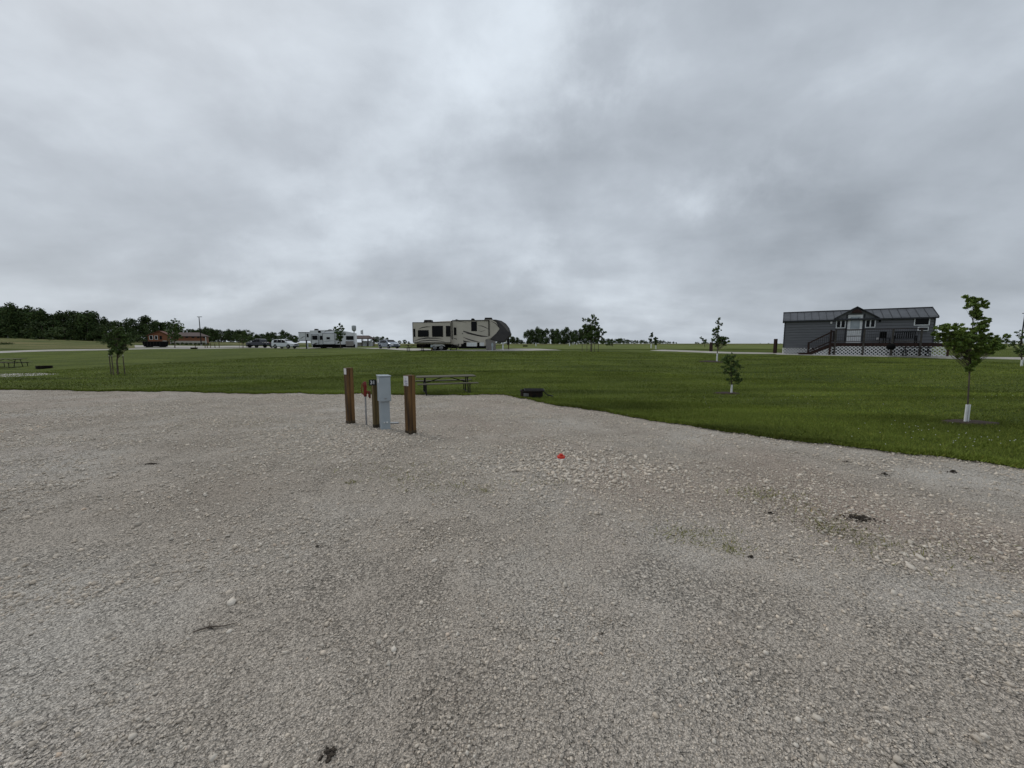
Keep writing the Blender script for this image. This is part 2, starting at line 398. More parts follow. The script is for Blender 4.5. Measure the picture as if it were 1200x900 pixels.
def drape_quad(name, pxs, Ys, m, off=.03, kind='structure', jitter=0):
    V = []; 
    for Y in Ys:
        for px in pxs:
            x = (px - 600) / F * Y; V.append((x, Y, H(x, Y) + off))
    k = len(pxs); Fc = [[i * k + j, i * k + j + 1, (i + 1) * k + j + 1, (i + 1) * k + j] for i in range(len(Ys) - 1) for j in range(k - 1)]
    return tag(np_mesh(name, V, Fc, m, smooth=True), kind=kind)
def strip(name, pts, w, m, off=.05, ragged=.15):
    P = [Vector((p[0], p[1], 0)) for p in pts]; Q = []
    for i in range(len(P) - 1):
        n = max(2, int((P[i + 1] - P[i]).length / .8))
        p0 = P[max(i - 1, 0)]; p1 = P[i]; p2 = P[i + 1]; p3 = P[min(i + 2, len(P) - 1)]
        for j in range(n):
            t = j / n; Q.append(.5 * ((2 * p1) + (p2 - p0) * t + (2 * p0 - 5 * p1 + 4 * p2 - p3) * t * t + (3 * p1 - p0 - 3 * p2 + p3) * t ** 3))
    Q.append(P[-1]); V = []; K = 7
    for i, q in enumerate(Q):
        d = (Q[min(i + 1, len(Q) - 1)] - Q[max(i - 1, 0)]).normalized(); nrm = Vector((-d.y, d.x, 0))
        for k in range(K):
            s_ = (k / (K - 1) - .5) * w + (random.uniform(-ragged, ragged) if k in (0, K - 1) else 0); p = q + nrm * s_
            V.append((p.x, p.y, H(p.x, p.y) + (off if 0 < k < K - 1 else off - .04)))
    Fc = [[i * K + k, i * K + k + 1, (i + 1) * K + k + 1, (i + 1) * K + k] for i in range(len(Q) - 1) for k in range(K - 1)]
    return tag(np_mesh(name, V, Fc, m, smooth=True), kind='structure')
def PY(px, Y): g = gnd(px, Y); return (g.x, g.y)
strip('campground_road', [PY(-150, 58), PY(0, 62), PY(125, 69), PY(230, 77), PY(330, 79), PY(400, 78.5), PY(450, 70), PY(480, 57), PY(530, 49.3), PY(590, 49), PY(640, 52)], 6.5, M_ROAD)
drape_quad('parking_lot', list(np.linspace(155, 330, 30)), list(np.linspace(84, 112, 14)), M_ROAD, .04)
strip('cabin_lane', [PY(770, 49), PY(840, 43.6), PY(905, 41.5), PY(960, 39), PY(1050, 35.5), PY(1150, 33.3), PY(1290, 31)], 3.2, M_ROAD, .04)
drape_quad('meadow', list(np.linspace(-260, 160, 60)), list(np.geomspace(72, 260, 40)), M_MEADOW, .05)
drape_quad('far_field', list(np.linspace(150, 1500, 90)), list(np.geomspace(125, 1800, 30)), M_MEADOW, .10)
drape_quad('mown_field', list(np.linspace(590, 1500, 70)), list(np.geomspace(54, 125, 24)), mat('mown_field_grass', (.135, .155, .04), (.085, .11, .022), .95, .35, 6, .5, spec=.1), .05)
# gravel pad with the far left table
pc = hit(14, 440)
def patch(name, c, rx, ry, m, off=.03, n=40, rz=0):
    V = [(c[0], c[1], H(c[0], c[1]) + off)]; rings = 6
    ph = [random.uniform(0, 6) for _ in range(4)]
    for k in range(1, rings + 1):
        for i in range(n):
            a = i * math.tau / n; f = k / rings * (1 + .08 * math.sin(3 * a + ph[0]) + .06 * math.sin(7 * a + ph[1]) + .04 * math.sin(13 * a + ph[2]))
            x = c[0] + rx * f * math.cos(a); y = c[1] + ry * f * math.sin(a); V.append((x, y, H(x, y) + off - (.05 if k == rings else 0)))
    Fc = [[0, 1 + i, 1 + (i + 1) % n] for i in range(n)]
    for k in range(rings - 1):
        for i in range(n):
            a = 1 + k * n; Fc += [[a + i, a + n + i, a + n + (i + 1) % n], [a + i, a + n + (i + 1) % n, a + (i + 1) % n]]
    return np_mesh(name, V, Fc, m, smooth=True)
tag(patch('gravel_pad', (pc.x - 1.2, pc.y, 0), 3.6, 2.0, M_ROAD), kind='structure')
M_CONC = mat('pale_pad_concrete', (.44, .42, .38), (.34, .325, .30), .9, 2, 4, .2)

# ------------------------------------------------------------------ loose stones
PHI = (1 + 5 ** .5) / 2
ICO_V = np.array([(-1, PHI, 0), (1, PHI, 0), (-1, -PHI, 0), (1, -PHI, 0), (0, -1, PHI), (0, 1, PHI), (0, -1, -PHI), (0, 1, -PHI), (PHI, 0, -1), (PHI, 0, 1), (-PHI, 0, -1), (-PHI, 0, 1)]); ICO_V /= np.linalg.norm(ICO_V[0])
ICO_F = np.array([(0, 11, 5), (0, 5, 1), (0, 1, 7), (0, 7, 10), (0, 10, 11), (1, 5, 9), (5, 11, 4), (11, 10, 2), (10, 7, 6), (7, 1, 8), (3, 9, 4), (3, 4, 2), (3, 2, 6), (3, 6, 8), (3, 8, 9), (4, 9, 5), (2, 4, 11), (6, 2, 10), (8, 6, 7), (9, 8, 1)])
def rand_rot(n):
    q = rng.normal(size=(n, 4)); q /= np.linalg.norm(q, axis=1)[:, None]; w, x, y, z = q.T
    return np.stack([np.stack([1 - 2 * (y * y + z * z), 2 * (x * y - z * w), 2 * (x * z + y * w)], -1), np.stack([2 * (x * y + z * w), 1 - 2 * (x * x + z * z), 2 * (y * z - x * w)], -1), np.stack([2 * (x * z - y * w), 2 * (y * z + x * w), 1 - 2 * (x * x + y * y)], -1)], 1)
def fnoise(X, Y, s, seed):                              # cheap smooth noise
    r = np.random.default_rng(seed); z = 0
    for i in range(7):
        a = r.uniform(0, 6.28); f = s * (1.0 + .55 * i); z = z + np.sin((X * math.cos(a) + Y * math.sin(a)) * f + r.uniform(0, 6.28) + 1.3 * np.sin((X * math.sin(a) - Y * math.cos(a)) * f * .6)) / (1 + .35 * i)
    return z / 2.2
OCT_V = np.array([(1, 0, 0), (-1, 0, 0), (0, 1, 0), (0, -1, 0), (0, 0, 1), (0, 0, -1)], float)
OCT_F = np.array([(0, 2, 4), (2, 1, 4), (1, 3, 4), (3, 0, 4), (2, 0, 5), (1, 2, 5), (3, 1, 5), (0, 3, 5)])
def stones(X, Y, S, big, flat=.75):
    BV, BF = (ICO_V, ICO_F) if big else (OCT_V * 1.1, OCT_F); k = len(BV)
    n = len(X); V = BV[None] * rng.uniform(.6, 1.25, (n, k, 1)); V = V * rng.uniform(.6, 1.25, (n, 1, 3)); Rm = rand_rot(n)
    V = np.einsum('nij,nkj->nki', Rm, V); V[:, :, 2] *= flat; V *= S[:, None, None]
    V += np.stack([X, Y, height(X, Y) + .03 * (np.hypot(X, Y) > lot_r_at(X, Y)) + S * flat * rng.uniform(.1, .6, n)], -1)[:, None]
    Fc = (BF[None] + (np.arange(n) * k)[:, None, None]).reshape(-1, 3)
    t = rng.uniform(.70, 1.16, n) * (1.03 if big else 1); warm = rng.uniform(-.01, .05, n); pk = (rng.random(n) < .012)
    T = np.stack([t * (1 + warm + .10 * pk), t, t * (1 - warm - .06 * pk)], -1); T = np.repeat(T, k, 0)
    return V.reshape(-1, 3), Fc, T
def scatter_polar(n, r0, r1, a0=-62, a1=62):
    r = np.sqrt(rng.uniform(r0 ** 2, r1 ** 2, n)); a = np.radians(rng.uniform(a0, a1, n)); return np.sin(a) * r, np.cos(a) * r
hot = [hit(345, 508), hit(400, 520), hit(450, 512), hit(680, 545), hit(640, 548), hit(1000, 600), hit(860, 590), hit(520, 545), hit(250, 497)]
def accept(X, Y, base):
    d = np.clip(.45 + .6 * fnoise(X, Y, 1.7, 3) + .35 * fnoise(X, Y, 5, 5), base, 1.4)
    for q0, cv, sl in ((2.5, .05, .10), (4.2, .035, .12), (6.6, .0, .16), (8.3, .0, .16)):      # wheel tracks, packed smooth
        d = d * (1 - .65 * np.exp(-((Y - q0 - sl * X + cv * X * X) / .32) ** 2) * (1 + .3 * fnoise(X, Y, 1, 12)))
    for h in hot: d = d + 1.2 * np.exp(-((X - h.x) ** 2 + (Y - h.y) ** 2 * .6) / .7) * (.4 + .6 * (fnoise(X, Y, 4, 8) > -.2))
    lim = lot_r_at(X, Y); r = np.hypot(X, Y)
    return (rng.random(len(X)) < d) & (r < lim + .03)
parts_ = []
def add_stones(X, Y, S, big):
    k = np.hypot(X, Y) < lot_r_at(X, Y) + np.abs(rng.normal(size=len(X))) * .10; parts_.append(stones(X[k], Y[k], S[k], big))
for n, r0, r1, sz, big in ((270000, 1.1, 17, .0034, 0), (34000, 1.1, 17, .0062, 1)):
    r = rng.uniform(r0, r1, n); a = np.radians(rng.uniform(-62, 62, n)); X, Y = np.sin(a) * r, np.cos(a) * r; S = sz * r ** .5 * rng.lognormal(0, .28, n)
    k = accept(X, Y, .25 if not big else .05); add_stones(X[k], Y[k], np.minimum(S[k], .026), big)
X, Y = scatter_polar(40000, 16, 26); k = accept(X, Y, .2); add_stones(X[k], Y[k], rng.uniform(.010, .022, k.sum()), 0)
for i, h in enumerate(hot):
    n = (400, 500, 400, 800, 500, 120, 120, 160, 160)[i]; s1 = (.024, .026, .026, .033, .026, .016, .016, .018, .02)[i]
    add_stones(h.x + rng.normal(size=n) * .6, h.y + rng.normal(size=n) * .45, rng.uniform(.008, s1, n), 1)
X, Y = scatter_polar(900, 1.6, 13); add_stones(X, Y, rng.uniform(.010, .021, 900), 1)
off = 0; VV, FF, TT = [], [], []
for v, f, t in parts_: VV.append(v); FF.append(f + off); TT.append(t); off += len(v)
lg = np_mesh('loose_gravel', np.concatenate(VV), np.concatenate(FF), M_STONE, tone=np.concatenate(TT)); tag(lg, 'crushed pale limestone scattered loose over the gravel lot', 'gravel', kind='stuff')
del VV, FF, TT, parts_

# ------------------------------------------------------------------ grass blades
def blades(name, X, Y, Hh, W, m, label, cat, tone=(.75, 1.2), lean=.5, zo=0, yellow=.05):
    n = len(X); a = rng.uniform(0, math.tau, n); lx = rng.normal(size=n) * lean; ly = rng.normal(size=n) * lean
    z = height(X, Y) + zo - .005; c, s_ = np.cos(a) * W / 2, np.sin(a) * W / 2
    V = np.stack([np.stack([X - c, Y - s_, z], -1), np.stack([X + c, Y + s_, z], -1), np.stack([X + lx * Hh, Y + ly * Hh, z + Hh * rng.uniform(.6, 1, n)], -1)], 1).reshape(-1, 3)
    t = rng.uniform(*tone, n) * np.clip(1 + .34 * fnoise(X * .22, Y * 1.1, 1.5, 21) + .22 * fnoise(X, Y, .35, 22), .45, 1.6); yl = rng.random(n) < yellow; T = np.stack([t * (1 + .7 * yl), t * (1 + .3 * yl), t * (1 + .5 * yl)], -1); T = np.repeat(T, 3, 0)
    return tag(np_mesh(name, V, np.arange(n * 3).reshape(-1, 3), m, tone=T), label, cat, kind='stuff')
# turf: dense near, sparser and coarser farther off
MUL = [(*gnd(1136, hit(1132, 496.5).y)[:2], .55, .34), (*gnd(852, hit(857, 461.5).y)[:2], .5, .4), (*gnd(833, 30.5)[:2], .9, .8)]
bx_, by_, bh, bw = [], [], [], []
for n, r0, r1, h0, w0 in ((420000, 6, 13, .055, .006), (260000, 12, 24, .06, .012), (160000, 22, 45, .07, .03)):
    X, Y = scatter_polar(n, r0, r1, -58, 60); lim = lot_r_at(X, Y); r = np.hypot(X, Y); k = r > lim - .02
    for mx, my, ma, mb in MUL: k &= ((X - mx) / ma) ** 2 + ((Y - my) / mb) ** 2 > .85
    X, Y, r, lim = X[k], Y[k], r[k], lim[k]; k = (r - lim) > .12 * fnoise(X, Y, 3.5, 31) * (r / 8); X, Y, r, lim = X[k], Y[k], r[k], lim[k]; tall = np.where(r - lim < .22, 1.35, 1.0)
    bx_.append(X); by_.append(Y); bh.append(h0 * tall * rng.uniform(.5, 1.15, len(X)) * (1 + .35 * fnoise(X, Y, 1.1, 9))); bw.append(np.full(len(X), w0))
# fringe along the lot edge
th = np.radians(rng.uniform(-57, 60, 70000)); rr = np.interp(np.degrees(th), np.degrees(TH[:len(front)]), RAD[:len(front)]) + rng.normal(size=70000) * .07 + .05
bx_.append(np.sin(th) * rr); by_.append(np.cos(th) * rr); bh.append(rng.uniform(.03, .085, 70000)); bw.append(.004 + rr * .0007)
blades('grass_blades', *map(np.concatenate, (bx_, by_, bh, bw)), M_BLADE, 'short mown green grass blades covering the lawn', 'grass', zo=.03)
# clover heads
X, Y = [], []
for px, py, n, s_ in ((1100, 518, 22, .9), (1170, 524, 30, .9), (1120, 505, 12, 1.0), (900, 470, 40, 2.0), (760, 452, 30, 2.5), (1180, 470, 30, 1.6)):
    h = hit(px, py); X.append(h.x + rng.normal(size=n) * s_); Y.append(h.y + rng.normal(size=n) * s_ * .5)
X = np.concatenate(X); Y = np.concatenate(Y); k = np.hypot(X, Y) > lot_r_at(X, Y) + .15; X, Y = X[k], Y[k]
V = ICO_V[None] * .007 + np.stack([X, Y, height(X, Y) + .085], -1)[:, None]
tag(np_mesh('clover_flowers', V.reshape(-1, 3), (ICO_F[None] + (np.arange(len(X)) * 12)[:, None, None]).reshape(-1, 3), mat('clover_white', (.6, .6, .52), rough=.9)), 'tiny white clover heads dotted through the lawn', 'clover', kind='stuff')

# weeds growing in the gravel
M_WEED = attr_material('weed_green', (.17, .17, .05), .8, .15)
X, Y, S = [], [], []
for px, py, n, sx, sy in ((895, 580, 380, .20, .09), (968, 616, 420, .13, .10), (1035, 637, 240, .2, .08), (945, 597, 160, .15, .1), (830, 628, 240, .16, .10), (1100, 650, 160, .3, .12), (569, 575, 60, .03, .03), (520, 571, 220, .22, .08), (800, 628, 120, .1, .06), (858, 645, 110, .06, .04),
                          (470, 550, 200, .4, .15), (610, 566, 120, .3, .06), (285, 497, 220, .5, .25), (410, 566, 70, .06, .03), (560, 463, 300, 1.0, .35), (640, 473, 200, .8, .15), (470, 560, 90, .2, .1), (200, 486, 90, .5, .15)):
    h = hit(px, py); n = int(n * .7); X.append(h.x + rng.normal(size=n) * sx * 1.15); Y.append(h.y + rng.normal(size=n) * sy * 1.3)
X = np.concatenate(X); Y = np.concatenate(Y); n = len(X)
blades('weeds', X, Y, rng.uniform(.014, .05, n), np.full(n, .008), M_WEED, 'sparse yellow green weeds sprouting through the gravel', 'weeds', (.7, 1.5), .9, zo=.003)

# ------------------------------------------------------------------ lumps on the gravel
def lump(name, m, c, sx, sy, sz, label, cat, n=60, rz=0, group=None, seed=1, spread=.5):
    r = np.random.default_rng(seed)
    me = MB(); V = []; Fc = []
    for i in range(n):
        a = r.uniform(0, 6.28); q = min(1.3, abs(r.normal()) * .6); p = np.array([math.cos(a) * q * sx, math.sin(a) * q * sy, max(0, (1 - q * q)) * sz * r.uniform(.2, 1)])
        s_ = min(min(sx, sy) * r.uniform(.12, .32), r.uniform(.005, .011)); v = ICO_V * r.uniform(.6, 1.2, (12, 1)) * s_ * np.array([1.3, 1, .7]); k = len(V) * 12; V.append(v + p); Fc.append(ICO_F + k)
    V = np.concatenate(V); V[:, 2] = np.maximum(V[:, 2], -.01)
    o = np_mesh(name, V, np.concatenate(Fc), m); o.location = (c[0], c[1], c[2] + .002); o.rotation_euler = (0, 0, rz); return tag(o, label, cat, group)
for i, (px, py, sx, sy, sz, lab) in enumerate((
        (177, 544, .075, .035, .014, 'flat dark clod lying alone on the left of the gravel lot'),
        (1036, 557, .045, .035, .035, 'rounded dark clod on gravel left of the one nearest the lawn edge'),
        (1116, 553.5, .055, .04, .03, 'dark clod on gravel nearest the lawn edge at the right'),
        (992, 541.5, .04, .022, .02, 'small dark clod highest on the gravel at the right'),
        (1006, 608, .16, .10, .02, 'large spread of dark crumbled soil on the gravel at the right'),
        (903, 602, .055, .02, .02, 'dark narrow clod beside the weed patch in the gravel'),
        (880, 653, .025, .018, .015, 'small dark crumb below the weeds in the gravel'),
        (388, 884, .03, .028, .004, 'dark crumbly stain of soil at the bottom edge of the photo'),
        (706, 743, .009, .009, .007, 'tiny dark crumb in the open gravel below the middle'),
        (372, 641, .02, .014, .012, 'small dark crumb left of the middle of the gravel'),
        (245, 737, .035, .008, .006, 'thin dark twiggy crumb at the lower left of the gravel'))):
    lump('soil_clod', M_DIRT, hit(px, py), sx, sy, sz, lab, 'clod', 150 if sx > .1 else 60 if sx > .04 else 40, seed=i + 3, group='dark clods on the gravel', spread=.5)
def rock(px, py, s3, lab, seed):
    r = np.random.default_rng(seed); c = hit(px, py); bm_v = ICO_V * r.uniform(.8, 1.15, (12, 1)) * np.array(s3)
    o = np_mesh('pale_stone', bm_v, ICO_F, M_STONE, tone=np.full((12, 3), 1.0)); o.location = (c.x, c.y, c.z + s3[2] * .35); o.rotation_euler = (0, 0, r.uniform(0, 3))
    b = o.modifiers.new('bevel', 'BEVEL'); b.width = min(s3) * .35; b.segments = 2
    tag(o, lab, 'stone', 'larger pale stones on the gravel')
rock(509, 657.5, (.035, .02, .012), 'pale flat stone alone in the open gravel below the middle', 1)
rock(1067, 665.5, (.05, .03, .02), 'pale flat stone lowest of the group near the right weeds', 2)
rock(1078, 654, (.06, .025, .02), 'grey flat stone just above the lowest one near the right weeds', 3)
rock(1060, 650, (.04, .02, .015), 'small grey stone left of the flat grey one near the right weeds', 4)
# a dead twig
c = hit(250, 737); tw = MB()
tw.path([(-.09, -.03, .006), (-.02, .0, .014), (.05, .01, .01), (.11, .035, .012)], [.003, .004, .003, .002], 6); tw.tube((-.02, 0, .014), (-.05, .04, .01), .003, .0015, 6)
o = tw.build('twig', M_BARK); o.location = c; tag(o, 'thin dry twig lying on the gravel at lower left', 'twig')

# ------------------------------------------------------------------ site posts
def wood_post(px, py, top_py, w, label, rz, signside, name='wooden_post', lean=0):
    c = hit(px, py); top = unproj(px, top_py, c.y); h = top.z - c.z
    t = empty(name, c, rz, label, 'post', 'square wooden posts round the hookup'); t.rotation_euler = (0, lean, rz)
    m = MB(); m.box(-w / 2, -w / 2, -.1, w / 2, w / 2, h); m.build('post_shaft', M_POSTWOOD, t, .006)
    m = MB(); m.box(-w / 2 - .003, -w / 2 - .003, -.1, w / 2 + .003, w / 2 + .003, .065); m.build('damp_foot', mat('damp_wood', (.075, .055, .03), (.03, .022, .014), .9, 20), t, .006)
    return t, h
tL, hL = wood_post(411, 496, 431, .14, 'reddish brown wooden post left of the grey electric box, with small blank white plate', R(48), 0)
tR, hR = wood_post(481.5, 508, 439.5, .143, 'reddish brown wooden post right of the grey electric box, with printed white plate', R(52), 0)
def plate(t, w, z0, z1, y0, y1, m, name='sign_plate', th=.004):
    p = MB(); p.box(-w / 2 - th, y0, z0, -w / 2 - .0005, y1, z1); return p.build(name, m, t, .001)
M_SIGN = mat('sign_white', (.72, .70, .69), (.60, .58, .57), .5, 8)
plate(tL, .146, hL - .135, hL - .01, -.062, .045, M_SIGN)
sp = plate(tR, .149, hR - .19, hR - .012, -.066, .066, M_SIGN)
ink = mat('faded_violet_ink', (.10, .09, .22), (.2, .19, .33), .6, 30); q = MB()
for k, (zz, a, b) in enumerate(((.160, -.02, .02), (.128, -.045, .03), (.112, -.04, .045), (.088, -.05, .05), (.072, -.045, .02), (.05, -.03, .045))):
    for j in range(6):
        y = a + (b - a) * j / 6; q.box(-.149 / 2 - .0065, y, hR - .19 + zz - .04, -.149 / 2 - .0045, y + (b - a) / 6 * random.uniform(.5, .95), hR - .19 + zz - .04 + .008)
q.build('sign_print', ink, sp)
# post with number plate
c = hit(441, 501); tN = empty('number_post', c, R(40), 'weathered thin post beside the grey electric box with black number plate 31', 'post', 'square wooden posts round the hookup')
hN = unproj(441, 446, c.y).z - c.z
MB().box(-.05, -.05, -.1, .05, .05, hN).build('post_shaft', M_OLDWOOD, tN, .005)
MB().box(-.053, -.053, -.1, .053, .053, .07).build('damp_foot', mat('wet_post_foot', (.05, .04, .025), rough=.9), tN, .004)
pl = MB().box(-.13, -.058, hN - .085, .01, -.0515, hN + .03).build('number_plate', mat('plate_black', (.012, .013, .013), rough=.5), tN, .002)
def text(body, size, loc, rot, m, parent, name, ext=.001):
    cu = bpy.data.curves.new(name, 'FONT'); cu.body = body; cu.size = size; cu.extrude = ext; cu.align_x = 'CENTER'; cu.align_y = 'CENTER'; cu.offset = .002
    o = bpy.data.objects.new(name, cu); COL.objects.link(o); dg = bpy.context.evaluated_depsgraph_get(); me = bpy.data.meshes.new_from_object(o.evaluated_get(dg))
    bpy.data.objects.remove(o); o = bpy.data.objects.new(name, me); COL.objects.link(o); me.materials.clear(); me.materials.append(m)
    o.location = loc; o.rotation_euler = rot; o.parent = parent; return o
text('31', .095, (-.062, -.0605, hN - .03), (R(90), 0, 0), M_WHITE, pl, 'plate_numbers')
# electric pedestal
c = hit(451.5, 502.5); hB = unproj(451, 440, c.y).z - c.z
tP = empty('electric_pedestal', c, R(30), 'light grey metal electric hookup box between the wooden posts', 'electric box')
M_PED = mat('pedestal_grey_paint', (.36, .41, .44), (.31, .355, .385), .45, 3, coat=.1)
hm = hB * .56
MB().box(-.085, -.075, -.05, .085, .09, hm + .01).build('lower_cabinet', M_PED, tP, .006)
MB().box(-.105, -.115, hm - .035, .105, .11, hB - .015).build('upper_cabinet', M_PED, tP, .006)
MB().box(-.097, -.125, hm - .02, .097, -.1155, hB - .03).build('breaker_door', M_PED, tP, .004)
MB().prism([(-.115, hB - .014), (.115, hB - .014), (.115, hB + .004), (-.115, hB + .012)], -.135, .12).build('cabinet_lid', M_PED, tP, .004)
MB().box(-.02, -.133, hm + .02, .02, -.1255, hm + .035).build('door_latch', M_GALV, tP)
q = MB(); q.tube((.02, -.09, .13), (.02, -.09, .155), .02, .02); q.tube((-.03, -.085, .13), (-.03, -.085, .15), .014); q.build('cable_gland', M_WHITE, tP)
MB().box(-.1055 - .002, -.07, hB - .13, -.1055, .0, hB - .06).build('warning_sticker', M_SIGN, tP)
# loose conduit lid / slab beside
c2 = hit(462, 496.5); o = MB().box(-.09, -.05, 0, .09, .05, .03).build('valve_cover', M_GALV, None, .005); o.location = c2; o.rotation_euler = (0, 0, R(10)); tag(o, 'small grey valve cover on gravel right of the electric box', 'cover')
# water hydrant
c = hit(429.5, 498.5); hw = unproj(429.5, 447, c.y).z - c.z
tW = empty('water_hydrant', c, R(25), 'red headed yard hydrant on a thin grey pipe left of the electric box', 'hydrant')
M_RED = mat('hydrant_red', (.21, .022, .016), (.11, .012, .01), .5, 12)
MB().tube((0, 0, -.05), (0, 0, hw * .74), .017, .017, 12).build('standpipe', M_GALV, tW, smooth=False)
m = MB(); m.lathe([(0, hw * .66), (.028, hw * .66), (.033, hw * .74), (.03, hw * .84), (.036, hw * .9), (.026, hw * .99), (.0, hw)], 14); m.build('hydrant_head', M_RED, tW, smooth=True)
m = MB(); m.path([(0, .0, hw * .98), (-.05, 0, hw * .95), (-.066, 0, hw * .82), (-.06, 0, hw * .74), (-.03, 0, hw * .70)], .008, 8); m.build('lift_handle', M_RED, tW)
m = MB(); m.path([(.02, 0, hw * .78), (.06, 0, hw * .76), (.075, 0, hw * .68)], .014, 8); m.tube((.075, 0, hw * .69), (.075, 0, hw * .65), .02, .02); m.build('spout', M_RED, tW)
MB().tube((.085, 0, hw * .78), (.085, 0, hw * .62), .02, .02, 10).build('backflow_cap', mat('old_brass', (.11, .04, .02), rough=.5), tW)
# red sewer cap
c = hit(657.5, 538); tS = empty('sewer_cap', c, R(15), 'bright red square plug sticking up from the white stones in the lot', 'cap')
M_CAP = mat('cap_red', (.62, .045, .02), (.42, .03, .018), .5, 30)
MB().lathe([(.0, .05), (.048, .05), (.055, .04), (.055, -.02)], 24).build('cap_disc', M_CAP, tS, smooth=False)
MB().box(-.02, -.02, .045, .02, .02, .075).build('cap_lug', M_CAP, tS, .003)
MB().lathe([(.062, -.03), (.062, .018), (.056, .018), (.056, -.03)], 24).build('pipe_collar', M_WHITE, tS)

# ------------------------------------------------------------------ picnic tables
def picnic_table(name, c, rz, L_, label, wood=M_PLANK, frame=M_DKMETAL, hh=.76):
    t = empty(name, c, rz, label, 'picnic table', 'picnic tables'); h = L_ / 2
    m = MB()
    for k in range(5): y = -.36 + k * .148; m.box(-h, y, hh - .04, h, y + .14, hh)
    m.build('table_top', wood, t, .004)
    for s_ in (-1, 1):
        m = MB()
        for k in range(2): y = s_ * .70 + (k - 1) * .135; m.box(-h, y, .43, h, y + .128, .465)
        m.build('bench', wood, t, .004)
    for x in (-h * .72, h * .72):
        m = MB()
        m.tube((x, -.33, hh - .055), (x, .33, hh - .055), .022); m.tube((x, -.80, .41), (x, .80, .41), .022)
        for s_ in (-1, 1):
            m.path([(x, s_ * .17, hh - .06), (x, s_ * .26, .41), (x, s_ * .33, .03)], .024, 8); m.path([(x, s_ * .68, .41), (x, s_ * .70, .02)], .022, 8)
        m.tube((x, -.71, .03), (x, .71, .03), .022)
        m.build('leg_frame', frame, t)
        s_ = 1 if x < 0 else -1
        MB().tube((x, 0, .42), (x + s_ * h * .62, 0, hh - .05), .018).build('brace', frame, t)
    return t
c = hit(523, 461.5); c = gnd(523, 15.5)
picnic_table('picnic_table', c, R(17), 2.34, 'weathered plank picnic table with dark pipe legs on lawn edge right of the wooden posts', hh=.70)
c = gnd(8, 33.0); picnic_table('picnic_table', c, R(6), 2.5, 'grey picnic table on the gravel pad at the far left edge of the photo')

# ------------------------------------------------------------------ fire rings
def fire_ring(c, rad, hh, label, grate=True, rz=0):
    t = empty('fire_ring', c, rz, label, 'fire ring', 'steel fire rings')
    MB().lathe([(rad, 0), (rad, hh - .03), (rad + .025, hh - .02), (rad + .025, hh), (rad - .02, hh), (rad - .012, 0)], 36).build('steel_ring', M_RUST, t, smooth=False)
    tag(MB().lathe([(0, .06), (rad * .6, .05), (rad - .02, .02)], 20).build('ash_bed', mat('ash', (.07, .065, .06), (.03, .028, .027), .95, 20, bump=.6), t))
    if grate:
        g = MB(); q = Matrix.Translation((rad * .25, 0, hh + .02)) @ Matrix.Rotation(R(0), 4, 'Y')
        for k in range(-7, 8): y = k * .05; g.tube(tuple(q @ Vector((-.36, y, 0))), tuple(q @ Vector((.33, y, 0))), .007, n=6)
        for x in (-.36, .33): g.tube(tuple(q @ Vector((x, -.36, 0))), tuple(q @ Vector((x, .36, 0))), .01, n=6)
        g.build('cooking_grate', M_DKMETAL, t)
        g = MB(); g.path([(rad * .95, -.12, hh), (rad + .16, -.12, .10), (rad + .34, -.14, .055)], .014, 6); g.path([(rad * .95, .12, hh), (rad + .16, .12, .10), (rad + .34, .10, .055)], .014, 6); g.tube((rad + .34, -.14, .055), (rad + .34, .10, .055), .02)
        g.build('grate_handle', M_DKMETAL, t)
        o = MB().prism([(-rad * .75, .1), (-rad * .3, .1), (-rad * .3, .2), (-rad * .75, .2)], -rad - .012, -rad * .86).build('cast_marker', mat('grey_cast', (.12, .12, .115), rough=.6), t)
    return t
fire_ring(gnd(623, 13.6), .40, .27, 'black steel fire ring with grate at the corner of gravel and lawn')
fire_ring(gnd(52, 31), .45, .22, 'low dark fire ring beside the gravel pad at the far left', False)

# ------------------------------------------------------------------ trees
def leafmesh(name, P, size, m, parent, tone, droop=.0, aspect=.5):
    n = len(P); d = rng.normal(size=(n, 3)); d[:, 2] -= droop; d /= np.linalg.norm(d, axis=1)[:, None]
    w = np.cross(d, rng.normal(size=(n, 3))); w /= np.linalg.norm(w, axis=1)[:, None]; s_ = (size * rng.uniform(.6, 1.3, n))[:, None]
    up = np.cross(d, w) * s_ * .12
    V = np.stack([P - d * s_ * .5, P + w * s_ * aspect * .5 + up, P + d * s_ * .5, P - w * s_ * aspect * .5 + up], 1).reshape(-1, 3)
    T = np.repeat(tone, 4, 0)[:, None] * np.array([[1, 1, 1]]); hue = np.repeat(rng.uniform(-.12, .18, n), 4); T = T * np.stack([1 + hue, np.ones(4 * n), 1 - hue], -1)
    return np_mesh(name, V, np.arange(n * 4).reshape(-1, 4), m, parent, tone=T)
def clump_points(C, Rr, n, flat=.8):
    w = Rr ** 1.4 / (Rr ** 1.4).sum(); idx = rng.choice(len(C), n, p=w); d = rng.normal(size=(n, 3)); d /= np.linalg.norm(d, axis=1)[:, None]
    rad = rng.random(n) ** .45; return C[idx] + d * (rad * Rr[idx])[:, None] * np.array([1, 1, flat]), idx, d
M_WPALE = mat('pale_stake_top', (.5, .48, .42), rough=.7)
